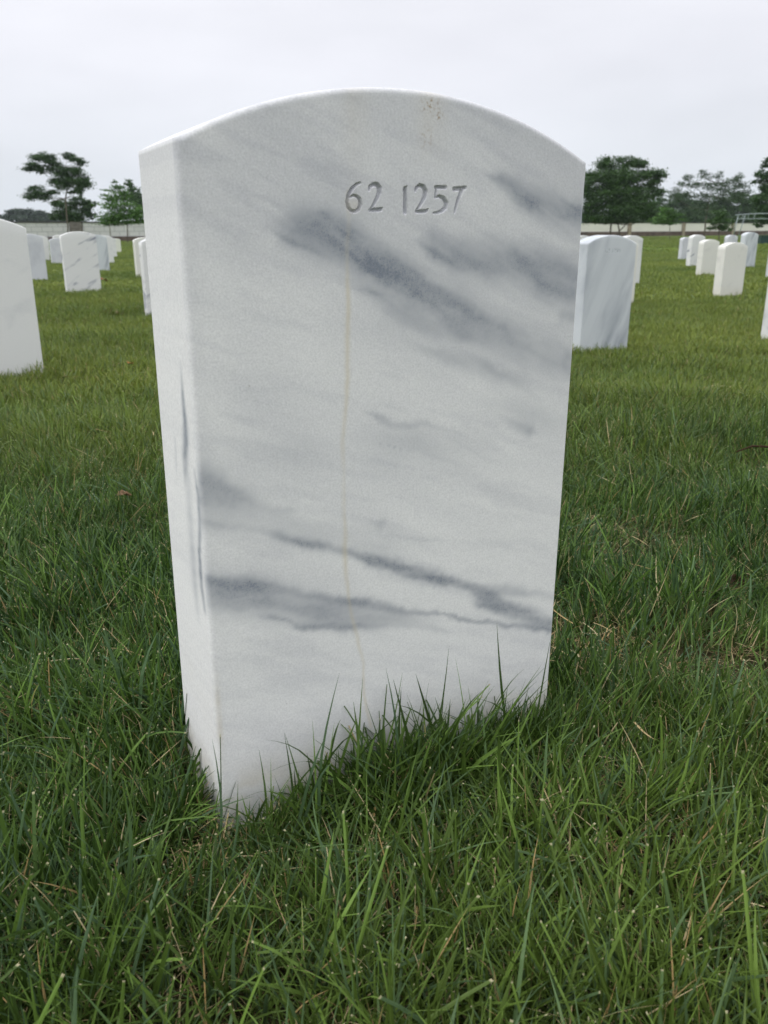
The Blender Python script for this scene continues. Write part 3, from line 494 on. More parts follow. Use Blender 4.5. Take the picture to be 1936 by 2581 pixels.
def stone_geometry(xs, zs, nblend, r, nr, ny, strokes=None, wob=0.):
    """front face grid + rounded arris + sides + back; returns verts, quads, front depth mask"""
    xs = np.array(xs); nx = len(xs)
    zs = np.array(zs); z1 = zs[-1]
    top = arc_z(xs, r)
    rows = [np.full(nx, z) for z in zs]
    for k in range(1, nblend+1): rows.append(z1+(top-z1)*k/nblend)
    Zg = np.array(rows); nz_ = len(rows); Xg = np.tile(xs, (nz_, 1))
    Yg = np.zeros_like(Xg); dep = np.zeros_like(Xg)
    if strokes: dep = groove(Xg, Zg, strokes); Yg = Yg+dep
    V = [np.column_stack([Xg.ravel(), Yg.ravel(), Zg.ravel()])]
    idx = np.arange(nx*nz_).reshape(nz_, nx)
    Q = [np.stack([idx[:-1, :-1], idx[:-1, 1:], idx[1:, 1:], idx[1:, :-1]], -1).reshape(-1, 4)]
    nfront = len(Q[0])
    # boundary loop of the front: left column up, top row, right column down
    loop = list(idx[:, 0]) + list(idx[-1, 1:]) + list(idx[:-1, -1][::-1])
    lx = V[0][loop, 0]; lz = V[0][loop, 2]; nl = len(loop)
    nrm = np.zeros((nl, 2))
    nrm[:nz_] = (-1, 0); nrm[nz_+nx-1:] = (1, 0)
    s = HA-HS; R_ = (W2**2+s*s)/(2*s); zc = HA-R_
    ti = np.arange(nz_-1, nz_+nx-1); tn = np.column_stack([lx[ti], lz[ti]-zc]); tn /= np.linalg.norm(tn, axis=1)[:, None]
    nrm[ti] = tn
    for ci, sg in ((nz_-1, -1), (nz_+nx-2, 1)):
        n1 = np.array([sg, 0.]); n2 = tn[0] if sg < 0 else tn[-1]; nrm[ci] = (n1+n2)/(1+n1@n2)
    base = np.array(loop)
    prof = [(r*math.sin(a), r*(1-math.cos(a))) for a in np.linspace(0, math.pi/2, nr+1)[1:]]
    ys = np.linspace(0, 1, ny+1)[1:-1]; ys = r+(TH-2*r)*ys
    prof += [(r, y) for y in ys]
    prof += [(r*math.cos(a), TH-r+r*math.sin(a)) for a in np.linspace(0, math.pi/2, nr+1)]
    cnt = len(V[0]); prev = base
    for o_, y_ in prof:
        P = np.column_stack([lx+nrm[:, 0]*o_, np.full(nl, y_), lz+nrm[:, 1]*o_])
        if wob: P[:, 0] += wob*(fbm(P[:, 2]*40, P[:, 1]*40, 3, 3)-.5)*.5
        V.append(P); cur = cnt+np.arange(nl); cnt += nl
        Q.append(np.column_stack([prev[:-1], prev[1:], cur[1:], cur[:-1]])); prev = cur
    # back: rungs between left and right columns
    k = nz_
    L_ = prev[:nz_]; R2_ = prev[::-1][:nz_]
    Q.append(np.column_stack([L_[:-1], L_[1:], R2_[1:], R2_[:-1]]))
    topback = prev[nz_-1:nz_+nx-1]
    V = np.vstack(V); Q = np.vstack(Q)
    # the arc segment of the back as quads against its mirrored half
    h_ = nx//2; q = [(topback[i], topback[i+1], topback[nx-2-i], topback[nx-1-i]) for i in range(h_) if i+1 < nx-2-i]
    if q: Q = np.vstack([Q, np.array(q)])
    return V, Q, nfront, dep.ravel(), nx*nz_

def main_headstone():
    xa, xb = min(p[0] for s in STROKES for p in s)-.003, max(p[0] for s in STROKES for p in s)+.003
    za, zb = min(p[1] for s in STROKES for p in s)-.003, max(p[1] for s in STROKES for p in s)+.003
    r = .0042
    xs = np.concatenate([np.linspace(-W2+r, xa, 58)[:-1], np.linspace(xa, xb, 250), np.linspace(xb, W2-r, 60)[1:]])
    zs = np.concatenate([[-.12, -.06, -.02], np.linspace(0, za, 250)[:-1], np.linspace(za, zb, 58), [zb+.002, zb+.004]])
    V, Q, nf, dep, nfv = stone_geometry(xs, zs, 26, r, 5, 30, STROKES)
    x, y, z = V[:, 0], V[:, 1], V[:, 2]
    front = np.clip(1-y/ .0045, 0, 1); left = (x < 0)
    vf = vein_field(x, z, VEINS, 1)
    vs = vein_field(y, z, SVEINS, 7, .0005)
    back = vein_field(-x*.8+.02, z*.95+.03, VEINS[:8], 3)
    right = .35*sstep(.5, .75, fbm(y*30+z*9, z*14, 4, 77))
    vein = np.where(y < .0045, vf*front+(1-front)*np.where(left & (z < arc_z(x, .006)), vs, .1*vf), np.where(y > TH-.003, back, np.where(x < -W2+.002, vs, np.where(x > W2-.002, right, .04))))
    # purplish grey clouding of the upper half, whiter towards the foot
    cl = .07 + .52*sstep(.30, .58, z+.06*(fbm(x*9, z*9, 3, 31)-.5)) + .45*(fbm(x*14+z*10, z*34+x*16, 5, 90)-.5)
    ub, wb = x*.93-z*.36, x*.36+z*.93
    band = fbm(ub*9+3, wb*34, 5, 95); cl = cl + .44*(band-.5) + .16*sstep(.50, .68, fbm(ub*20, wb*120, 4, 99))
    cl = cl + .16*np.exp(-((z-.335+.18*(x+.1))/.028)**2) + .12*np.exp(-((z-.245+.2*(x+.1))/.022)**2)*(x < .02)
    cl = cl - .30*np.exp(-((x+.15)/.018)**2)*.5
    cl = np.clip(cl, 0, 1)*np.where(y < .006, 1, .55)
    cl[:nfv] = np.clip(cl[:nfv]+np.clip(dep/.0015, 0, 1)*.55, 0, 1)      # greyer inside the cut digits

    # rust drip
    wx = x+(fbm(z*60, x*0+3, 3, 4)-.5)*.0022
    d = np.full(x.shape, 1e9)
    for pts in RUST:
        k_, _ = poly_dist(wx, z, [(a, b_, 0., 0.) for a, b_ in pts]); d = np.minimum(d, k_)
    st = np.exp(-(d/(.0010+.0014*fbm(z*38, x*0+1, 3, 15)))**2)*(.12+.52*fbm(z*25, x*0, 3, 8))*np.where(y < .003, 1, 0)
    st = st*(1-.55*sstep(.44, .50, z))*(1-.6*sstep(.53, .585, z))
    st = st + .22*np.exp(-((x+.04)/.010)**2)*sstep(.50, .58, z)*(fbm(x*60, z*12, 3, 66))
    st = st + .26*np.exp(-((x-.020)/.012)**2)*sstep(.525, .57, z)*fbm(x*90, z*18, 3, 61)
    st = st + .34*np.exp(-(np.maximum(z-.055, 0)/.022)**2)*sstep(.35, .65, fbm(x*30+y*30, z*42, 4, 45))*np.where(z > 0, 1, 0)
    # faint arc-shaped stain inside the 6
    st = st + .5*np.exp(-(((x+.042)**2+(z-.5095)**2)/.0045**2))*(dep.max() > 0)*.5
    edge = np.exp(-((np.abs(x+W2-.003))/.0022)**2)*np.exp(-((z-.13)/.035)**2)*.5*(x < 0)
    st = np.clip(st+edge*fbm(z*60, y*30, 2, 12), 0, 1)
    ru = np.zeros(x.shape)
    for i, (sx, sz) in enumerate(SPOTS):
        ru = np.maximum(ru, [1, .8, .45][i]*np.exp(-(((x-sx)/[.0062, .004, .005][i])**2+((z-sz)/[.0048, .004, .006][i])**2)))
    ru = np.clip(ru*1.0, 0, 1)*np.where(y < .003, 1, 0)
    V[:, 0] *= 1+.017*np.clip(V[:, 2]/.55, 0, 1.05)      # the slab is a touch wider at the shoulders
    root = empty('headstone', (0, 0, 0))
    A = {'vein': ('POINT', vein), 'stain': ('POINT', st), 'cloud': ('POINT', cl), 'rust': ('POINT', ru)}
    dv = np.zeros(len(V)); dv[:nfv] = dep
    g = np.zeros(len(Q), bool); g[:nf] = (dv[Q[:nf]] > 1e-6).any(1)
    def sub(mask):
        q = Q[mask]; u, inv = np.unique(q, return_inverse=True)
        return V[u], inv.reshape(q.shape), {k: (dm, v[u]) for k, (dm, v) in A.items()}
    for nm, mk in (('slab', ~g), ('inscription', g)):
        v_, q_, a_ = sub(mk)
        quads_mesh(nm, v_, q_, M_MAIN, root, True, a_)
    root.rotation_euler = (-.00357, .01307, 0)
    tag(root, 'large veined white marble headstone in the foreground, engraved with the number 62 1257', 'headstone', GROUP)
main_headstone()

def low_strokes():
    """62 1255 cut small into the neighbouring stone, after the same digit shapes"""
    six, two, two_b, one, one_b, t2, t2b = STROKES[0], STROKES[1], STROKES[2], STROKES[3], STROKES[4], STROKES[5], STROKES[6]
    five = STROKES[7:10]
    S = [list(s) for s in STROKES[:10]]
    for s in five: S.append([(x+.0155, z, w_) for x, z, w_ in s])
    return [[(x+.004, z-.003, w_*1.0) for x, z, w_ in s] for s in S]

def shared_mesh(name, strokes=None):
    r = .0045
    if strokes:
        xs = np.concatenate([np.linspace(-W2+r, -.055, 14)[:-1], np.linspace(-.055, .062, 160), np.linspace(.062, W2-r, 14)[1:]])
        zs = np.concatenate([np.linspace(-.15, .49, 14)[:-1], np.linspace(.49, .527, 52)])
        V, Q, nf, dep, nfv = stone_geometry(xs, zs, 4, r, 3, 3, strokes)
        return V, Q, nf, dep, nfv
    xs = np.linspace(-W2+r, W2-r, 25); zs = np.array([-.15, .1, .3, .48])
    return stone_geometry(xs, zs, 2, r, 3, 2)

mV, mQ, _, _, _ = shared_mesh('low')
mesh_by_mat = {}
rj = random.Random(5)
for i, (x, y, z, mt, lab, lean) in enumerate(STONES):
    if i == 15:       # the neighbour with its own faint number
        root = empty('headstone', (x, y, z-.027))
        V, Q, nf, dep, nfv = shared_mesh('n', low_strokes())
        dv = np.zeros(len(V)); dv[:nfv] = dep
        g = np.zeros(len(Q), bool); g[:nf] = (dv[Q[:nf]] > 1e-6).any(1)
        for nm, mk in (('slab', ~g), ('inscription', g)):
            q = Q[mk]; u, inv = np.unique(q, return_inverse=True)
            quads_mesh(nm, V[u], inv.reshape(q.shape), mt, root, True)
        o = root
    else:
        if mt.name not in mesh_by_mat:
            o = quads_mesh('headstone', mV, mQ, mt, None, True); mesh_by_mat[mt.name] = o.data
        else:
            o = link(bpy.data.objects.new('headstone', mesh_by_mat[mt.name]))
        o.location = (x, y, z-.027)
    o.rotation_euler = (rj.uniform(-.006, .006), lean, rj.uniform(-.02, .02))
    tag(o, lab, 'headstone', GROUP)

# ------------------------------------------------------------------ grass
src = bpy.data.collections.new('grass_sources')      # never linked to the scene: only instanced
def tuft(rad, n_, lmin, lmax, wmin, wmax, dead_p, seed, segs=4, flat=0.0, cutp=.45):
    R_ = np.random.default_rng(seed)
    a = R_.uniform(0, 2*math.pi, n_); rr = rad*np.sqrt(R_.uniform(0, 1, n_))
    # shoots: blades share roots in threes
    for i in range(0, n_-2, 3):
        j = i+R_.integers(1, 3); a[i+1:i+3] = a[i]; rr[i+1:i+3] = rr[i]
    bx, by = rr*np.cos(a)+R_.normal(0, .0016, n_), rr*np.sin(a)+R_.normal(0, .0016, n_)
    az = R_.uniform(0, 2*math.pi, n_)
    L_ = R_.uniform(lmin, lmax, n_)*(.6+.4*R_.uniform(0, 1, n_)); L_[R_.uniform(0, 1, n_) < .05] *= 1.35
    lean = np.abs(R_.normal(0, .40, n_))+.03; curve = np.abs(R_.normal(.2, .38, n_))
    dead = (R_.uniform(0, 1, n_) < dead_p)
    lean = np.where(dead, np.abs(R_.normal(.5, .7, n_)), lean); L_ = np.where(dead, L_*.75, L_)
    if flat: lean += flat*R_.uniform(.4, 1.6, n_)
    w_ = R_.uniform(wmin, wmax, n_)*np.where(dead, .55, 1); rnd = R_.uniform(0, 1, n_); cut = (R_.uniform(0, 1, n_) < cutp)
    w_ = np.where((R_.uniform(0, 1, n_) < .06) & ~dead, w_*1.7, w_)
    tw = R_.normal(0, .9, n_)
    ts = np.array([0, .3, .6, .82, .975, 1.0]) if segs == 4 else np.array([0, .5, .975, 1.0])
    th = lean[:, None]+curve[:, None]*ts*1.5                 # angle from vertical along the blade
    # integrate along the blade
    hx = np.zeros((n_, len(ts))); hz = np.zeros((n_, len(ts)))
    for k in range(1, len(ts)):
        m_ = (th[:, k]+th[:, k-1])/2; dl = (ts[k]-ts[k-1])*L_
        hx[:, k] = hx[:, k-1]+np.sin(m_)*dl; hz[:, k] = hz[:, k-1]+np.cos(m_)*dl
    hz = np.maximum(hz, .002)
    cx_ = bx[:, None]+hx*np.cos(az)[:, None]; cy_ = by[:, None]+hx*np.sin(az)[:, None]
    pointed = np.interp(ts, [0, .2, .7, 1], [.75, 1, .8, .04]); blunt = np.interp(ts, [0, .2, .7, 1], [.75, 1, .92, .62])
    wid = w_[:, None]*np.where(cut[:, None], blunt, pointed)/2
    wa = az+math.pi/2+tw*.5
    wx_, wy_ = np.cos(wa)[:, None]*wid, np.sin(wa)[:, None]*wid
    A_ = np.stack([cx_-wx_, cy_-wy_, hz], -1); B_ = np.stack([cx_+wx_, cy_+wy_, hz], -1); k = len(ts)
    per = None
    if segs == 4:      # folded blade: a midrib set back from the two edges
        fold = wid*.42
        M_ = np.stack([cx_-np.cos(az)[:, None]*np.cos(th)*fold, cy_-np.sin(az)[:, None]*np.cos(th)*fold, hz+np.sin(th)*fold*.0+0*hz], -1)
        V = np.stack([A_, M_, B_], 2).reshape(-1, 3); c = 3
        bi = (np.arange(n_)*k*3)[:, None]; s_ = np.arange(k-1)[None, :]*3; q0 = bi+s_
        Q = np.concatenate([np.stack([q0, q0+1, q0+4, q0+3], -1).reshape(-1, 4), np.stack([q0+1, q0+2, q0+5, q0+4], -1).reshape(-1, 4)])
    else:
        V = np.stack([A_, B_], 2).reshape(-1, 3); c = 2
        bi = (np.arange(n_)*k*2)[:, None]; s_ = np.arange(k-1)[None, :]*2
        q0 = bi+s_; Q = np.stack([q0, q0+1, q0+3, q0+2], -1).reshape(-1, 4)
    tip = np.tile(np.repeat(ts, c), n_); per = lambda v: np.repeat(v.astype(float), k*c)
    return V, Q, {'tip': ('POINT', tip), 'rnd': ('POINT', per(rnd)), 'dead': ('POINT', per(dead)), 'cut': ('POINT', per(cut))}

def tuft_obj(i, *a, **k):
    V, Q, A = tuft(*a, **k)
    o = quads_mesh('tuft_%02d' % i, V, Q, M_GRASS, None, False, A)
    scene.collection.objects.unlink(o); src.objects.link(o)
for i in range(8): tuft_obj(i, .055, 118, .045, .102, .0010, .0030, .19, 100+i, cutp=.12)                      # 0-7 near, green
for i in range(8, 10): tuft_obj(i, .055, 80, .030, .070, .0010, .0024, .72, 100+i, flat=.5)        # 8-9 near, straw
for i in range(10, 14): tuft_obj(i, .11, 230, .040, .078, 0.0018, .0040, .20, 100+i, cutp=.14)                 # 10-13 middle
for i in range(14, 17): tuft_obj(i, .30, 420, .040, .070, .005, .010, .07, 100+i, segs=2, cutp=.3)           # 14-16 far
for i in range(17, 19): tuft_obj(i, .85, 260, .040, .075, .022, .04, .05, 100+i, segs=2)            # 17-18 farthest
for i in range(19, 21): tuft_obj(i, .035, 34, .080, .140, 0.0018, .0040, .20, 100+i, cutp=.08)        # 19-20 uncut tufts at stones

pts_, var_, scl_, rot_ = [], [], [], []
def scatter(d0, d1, step, half, variants, smin, smax, allround=False):
    R_ = np.random.default_rng(int(d0*100)+3)
    n_ = int(2*d1/step)
    gx, gy = np.meshgrid(np.arange(-n_//2, n_//2+1)*step, np.arange(-n_//2, n_//2+1)*step)
    x = gx.ravel()+R_.uniform(-.5, .5, gx.size)*step; y = gy.ravel()+R_.uniform(-.5, .5, gx.size)*step
    d = np.hypot(x, y); az = np.arctan2(x, y)-YAW; az = (az+math.pi) % (2*math.pi)-math.pi
    ok = (d >= d0) & (d < d1)
    if not allround: ok &= (np.abs(az) < math.radians(half))
    x, y = x[ok]+CAM.x, y[ok]+CAM.y
    return x, y, R_
def add(x, y, v, s, tilt=.12, R_=None, lay=0.):
    z = ground_z(x, y)
    if lay:      # neighbouring tufts lie the same way
        ld = fbm(x*4.3+8, y*4.3, 2, 201)*12.0; lm = lay*sstep(.3, .75, fbm(x*5+30, y*5, 2, 207))
        pts_.append(np.column_stack([x, y, z])); var_.append(v); scl_.append(s)
        tx, ty = lm*np.cos(ld)+R_.normal(0, tilt, len(x)), lm*np.sin(ld)+R_.normal(0, tilt, len(x))
        # turn about the vertical first, then tip the whole tuft
        from mathutils import Euler
        rz_ = R_.uniform(0, 2*math.pi, len(x)); out_ = np.zeros((len(x), 3))
        for i_ in range(len(x)):
            mt_ = Euler((tx[i_], ty[i_], 0)).to_matrix() @ Matrix.Rotation(rz_[i_], 3, 'Z'); out_[i_] = mt_.to_euler()[:]
        rot_.append(out_); return
    pts_.append(np.column_stack([x, y, z])); var_.append(v); scl_.append(s)
    rot_.append(np.column_stack([R_.normal(0, tilt, len(x)), R_.normal(0, tilt, len(x)), R_.uniform(0, 2*math.pi, len(x))]))
def clear_main(x, y, m_=.0):
    return ~((np.abs(x) < W2+m_) & (y > -m_) & (y < TH+m_))
x, y, R_ = scatter(0.0, 2.6, .034, 0, None, 0, 0, True)
k_ = clear_main(x, y, .028); x, y = x[k_], y[k_]
straw = np.clip(fbm(x*3.1+9, y*3.1+2, 3, 61)-.68, 0, 1)*5 + .45*np.exp(-(((x-.26)/.09)**2+((y-.08)/.08)**2)) + .12
v = np.where(R_.uniform(0, 1, len(x)) < np.clip(straw, .03, .8), R_.integers(8, 10, len(x)), R_.integers(0, 8, len(x)))
s = R_.uniform(.66, 1.12, len(x))*(.52+.88*fbm(x*6, y*6, 3, 8))
near = np.exp(-((np.hypot(x-.35*0, y+.12))/.30)**2)
gap = fbm(x*13+5, y*13, 3, 301) + .5*(fbm(x*4, y*4, 2, 305)-.5)
k_ = (R_.uniform(0, 1, len(x)) < sstep(.24, .42, gap)*.72+.28)
x, y, v, s, near = x[k_], y[k_], v[k_], s[k_], near[k_]
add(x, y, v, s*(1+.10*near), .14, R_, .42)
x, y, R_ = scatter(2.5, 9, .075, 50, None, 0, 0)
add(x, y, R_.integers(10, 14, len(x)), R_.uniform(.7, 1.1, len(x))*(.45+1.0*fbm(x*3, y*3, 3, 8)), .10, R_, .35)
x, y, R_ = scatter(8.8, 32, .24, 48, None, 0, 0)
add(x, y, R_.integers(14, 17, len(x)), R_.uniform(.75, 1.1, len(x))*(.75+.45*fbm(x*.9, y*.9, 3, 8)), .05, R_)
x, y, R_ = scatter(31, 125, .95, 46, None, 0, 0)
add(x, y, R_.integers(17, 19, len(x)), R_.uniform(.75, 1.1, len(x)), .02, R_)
# uncut tufts where the mower cannot reach: the foot of the numbered stone ...
R_ = np.random.default_rng(77); ux, uy, us = [], [], []
for k in range(92):
    t = R_.uniform(0, 1); xx = -.165+.36*t; yy = -.018-abs(R_.normal(0, .020))
    wgt = np.interp(xx, [-.17, -.13, -.07, -.02, .03, .09, .15, .2], [.46, .46, .62, 1.06, .92, .62, .72, .66])
    ux.append(xx); uy.append(yy); us.append(wgt*R_.uniform(.65, 1.05))
for k in range(26):
    ux.append(-.165-.018-abs(R_.normal(0, .018))); uy.append(R_.uniform(-.01, .12)); us.append(R_.uniform(.42, .66))
for k in range(26):
    ux.append(.165+.018+abs(R_.normal(0, .018))); uy.append(R_.uniform(-.02, .12)); us.append(R_.uniform(.4, .7))
# ... and of the others
for (sx, sy, *_r) in STONES:
    if sx*sx+sy*sy > 120: continue
    for k in range(34):
        e_ = R_.uniform(-.19, .19); ux.append(sx+e_); uy.append(sy-.03-abs(R_.normal(0, .015))); us.append(R_.uniform(.35, .62))
    for k in range(10):
        ux.append(sx-.165-.025); uy.append(sy+R_.uniform(-.02, .12)); us.append(R_.uniform(.35, .6))
ux, uy = np.array(ux), np.array(uy)
add(ux, uy, R_.integers(19, 21, len(ux)), np.array(us), .14, R_)

P_ = np.vstack(pts_); VV = np.concatenate(var_); SS = np.concatenate(scl_); RR = np.vstack(rot_)
gme = bpy.data.meshes.new('grass'); gme.vertices.add(len(P_)); gme.vertices.foreach_set('co', P_.astype(np.float32).ravel())
a = gme.attributes.new('variant', 'INT', 'POINT'); a.data.foreach_set('value', VV.astype(np.int32))
a = gme.attributes.new('size', 'FLOAT', 'POINT'); a.data.foreach_set('value', SS.astype(np.float32))
a = gme.attributes.new('turn', 'FLOAT_VECTOR', 'POINT'); a.data.foreach_set('vector', RR.astype(np.float32).ravel())
gme.materials.append(M_GRASS)
grass = link(bpy.data.objects.new('grass', gme))
ng = bpy.data.node_groups.new('grow', 'GeometryNodeTree')
ng.interface.new_socket('Geometry', in_out='INPUT', socket_type='NodeSocketGeometry')
ng.interface.new_socket('Geometry', in_out='OUTPUT', socket_type='NodeSocketGeometry')
gi, go = ng.nodes.new('NodeGroupInput'), ng.nodes.new('NodeGroupOutput')
ip = ng.nodes.new('GeometryNodeInstanceOnPoints'); ci = ng.nodes.new('GeometryNodeCollectionInfo')
ci.inputs['Collection'].default_value = src; ci.inputs['Separate Children'].default_value = True; ci.inputs['Reset Children'].default_value = True
def named(nm, ty):
    q = ng.nodes.new('GeometryNodeInputNamedAttribute'); q.data_type = ty; q.inputs['Name'].default_value = nm
    return [s_ for s_ in q.outputs if s_.enabled][0]
ng.links.new(gi.outputs[0], ip.inputs['Points']); ng.links.new(ci.outputs[0], ip.inputs['Instance'])
ip.inputs['Pick Instance'].default_value = True
ng.links.new(named('variant', 'INT'), ip.inputs['Instance Index'])
ng.links.new(named('size', 'FLOAT'), ip.inputs['Scale'])
ng.links.new(named('turn', 'FLOAT_VECTOR'), ip.inputs['Rotation'])
ng.links.new(ip.outputs[0], go.inputs[0])
md = grass.modifiers.new('grow', 'NODES'); md.node_group = ng
tag(grass, 'mown green lawn grass with pale cut tips and scattered straw', 'grass', kind='stuff')

# the long single blades that stand up against the numbered stone
def blades(name, specs, mat):
    Vs, Qs, tip, rnd, dead, cut = [], [], [], [], [], []; c = 0
    for i, (p0, p1, hw, bend, dd) in enumerate(specs):
        p0, p1 = np.array(p0), np.array(p1); d = p1-p0
        side = np.array([math.cos(.4), -math.sin(.2), 0]); side /= np.linalg.norm(side)
        n_ = 9
        for k in range(n_):
            t = k/(n_-1); q = p0+d*t+np.array([bend[0], bend[1], bend[2] if len(bend) > 2 else 0])*math.sin(t*math.pi)
            w_ = hw*np.interp(t, [0, .25, .7, 1], [.8, 1, .7, .03])
            Vs += [q-side*w_, q+side*w_]; tip += [t, t]; rnd += [(i*.37) % 1]*2; dead += [dd]*2; cut += [0, 0]
        for k in range(n_-1):
            Qs.append((c+2*k, c+2*k+1, c+2*k+3, c+2*k+2))
        c += 2*n_
    o = quads_mesh(name, np.array(Vs), np.array(Qs), mat, None, True, {'tip': ('POINT', tip), 'rnd': ('POINT', rnd), 'dead': ('POINT', dead), 'cut': ('POINT', cut)})
    return o
sp = []
rb = random.Random(3)
for (a_, b_, hw) in LONG:
    a_, b_ = list(a_), list(b_)
    d_ = [b_[k]-a_[k] for k in range(3)]
    t0 = (a_[2]-.0)/max(d_[2], .03); t0 = min(t0, 1.6)
    root_ = [a_[0]-d_[0]*t0*.35, a_[1]-.012*t0, .0]
    sp.append((root_, b_, hw*1.5, (rb.uniform(-.014, .014), rb.uniform(-.010, .0)), 0))
for k in range(120):   # the fuller tuft that fans out at the middle of the foot
    x_ = rb.gauss(.03, .07) if k < 84 else rb.uniform(-.16, .19); y_ = -.02-abs(rb.gauss(0, .032)); z_ = gz(x_, y_)
    sx_ = rb.choice((-1, 1, 1)); r_ = rb.uniform(.02, .10); hh = rb.uniform(.045, .105)*(1 if k < 84 else .75)
    sp.append(((x_, y_, z_), (x_+sx_*r_, min(y_+rb.uniform(-.03, .02), -.004), z_+hh), rb.uniform(.0008, .0017), (0, -.004, rb.uniform(.006, .030)), 0))
for k in range(46):    # broader uncut blades elsewhere in the foreground
    x_ = rb.uniform(-.55, .75); y_ = rb.uniform(-.42, .35)
    if abs(x_) < .22 and -.08 < y_ < .2: continue
    if math.hypot(x_-CAM.x, y_-CAM.y) < .33: continue
    h_ = rb.uniform(.07, .125); z_ = gz(x_, y_)
    sp.append(((x_, y_, z_), (x_+rb.uniform(-.05, .06), y_+rb.uniform(-.03, .03), z_+h_), rb.uniform(.0010, .0026), (rb.uniform(-.014, .014), rb.uniform(-.006, .006)), 0))
lb = blades('long_grass', sp, M_GRASS)
tag(lb, 'long uncut grass blades standing in the lawn and against the numbered headstone', 'grass', kind='stuff')
sp = []
for k in range(150):   # loose clippings lying on the lawn
    x_ = rb.uniform(-.9, 1.6); y_ = rb.uniform(-.4, 2.2)
    if k < 34: x_, y_ = rb.gauss(.27, .06), rb.gauss(.08, .06)
    if abs(x_) < .19 and -.03 < y_ < .14: continue
    z_ = gz(x_, y_)+rb.uniform(.02, .052); an = rb.uniform(0, 6.28); l_ = rb.uniform(.02, .06)
    sp.append(((x_, y_, z_), (x_+l_*math.cos(an), y_+l_*math.sin(an), z_+rb.uniform(-.008, .012)), rb.uniform(.0006, .0012), (rb.uniform(-.006, .006), rb.uniform(-.006, .006)), 1))
cl_ = blades('straw', sp, M_GRASS)
tag(cl_, 'dry straw coloured grass clippings lying loose on the lawn', 'clippings', kind='stuff')

# ------------------------------------------------------------------ fallen leaves and twigs
def leaf(loc, size, curl, rz, col, label, tiltx=.3):
    mt = plain('dry leaf', col, .7, 0, .35, 60)
    nu, nv = 11, 7; V = []; 
    for i in range(nu):
        u = i/(nu-1); half = .36*math.sin(math.pi*min(1, u*.97+.02))**.75*(1+.12*math.sin(u*19))
        for j in range(nv):
            v = (j/(nv-1)-.5)*2; xx = (u-.5); yy = v*half; ang = yy*curl*2.2
            R2 = 1/(curl*2.2); V.append((xx*size, math.sin(ang)*R2*size, ((1-math.cos(ang))*R2+.06*math.sin(u*6+v))*size))
    F_ = [(i*nv+j, i*nv+j+1, (i+1)*nv+j+1, (i+1)*nv+j) for i in range(nu-1) for j in range(nv-1)]
    o = mesh_obj('fallen_leaf', V, F_, mt, None, True)
    sm = o.modifiers.new('thickness', 'SOLIDIFY'); sm.thickness = .0005
    o.location = loc; o.rotation_euler = (tiltx, .25, rz)
    tag(o, label, 'leaf', 'dead leaves lying on the lawn')
leaf((-.055, .864, gz(-.05, .86)+.056), .028, 1.5, .3, (.20, .12, .07), 'curled brown dead leaf on the grass left of the numbered headstone')
leaf((.388, 2.878, gz(.39, 2.88)+.045), .042, 1.1, 1.0, (.45, .20, .06), 'orange dead leaf farther back on the left lawn, below the diagonally veined headstone')
leaf((-.004, 1.861, gz(0, 1.86)+.045), .030, 1.0, 2.2, (.22, .09, .05), 'small reddish brown dead leaf low right of the large left-edge headstone')
leaf((.61, .15, gz(.61, .15)+.026), .034, .9, -.6, (.045, .028, .015), 'dull dark brown dead leaf sunk in the grass at the right', 1.0)
leaf((1.852, 11.059, gz(1.85, 11.06)+.05), .12, 1.0, .5, (.20, .09, .05), 'brown dead leaf on the lawn right of the foot of the diagonally veined headstone')

def tube(pts, radii, sides=8):
    V, F_ = [], []; pts = [Vector(p) for p in pts]
    for i, p in enumerate(pts):
        d = (pts[min(i+1, len(pts)-1)]-pts[max(i-1, 0)]).normalized()
        a_ = Vector((0, 0, 1)) if abs(d.z) < .9 else Vector((1, 0, 0)); u_ = d.cross(a_).normalized(); v_ = d.cross(u_)
        for k in range(sides):
            t = 2*math.pi*k/sides; V.append(p+(u_*math.cos(t)+v_*math.sin(t))*radii[i])
    for i in range(len(pts)-1):
        for k in range(sides):
            F_.append((i*sides+k, i*sides+(k+1) % sides, (i+1)*sides+(k+1) % sides, (i+1)*sides+k))
    F_.append(tuple(range(sides))[::-1]); F_.append(tuple((len(pts)-1)*sides+k for k in range(sides)))
    return V, F_
def join(parts):
    V, F_ = [], []
    for v_, f_ in parts:
        o_ = len(V); V += list(v_); F_ += [tuple(i+o_ for i in q) for q in f_]
    return V, F_
tw = join([tube([(1.14, .60, .048+gz(1.2, .6)), (1.19, .60, .055+gz(1.2, .6)), (1.25, .575, .050+gz(1.2, .6)), (1.31, .57, .058+gz(1.2, .6))], [.0012, .0022, .0026, .0020], 6)])
o = mesh_obj('twig', tw[0], tw[1], plain('bark of twig', (.045, .022, .014), .9, 0, .3, 80), None, True)
tag(o, 'thin reddish brown twig lying on the grass by the right picture edge', 'twig')

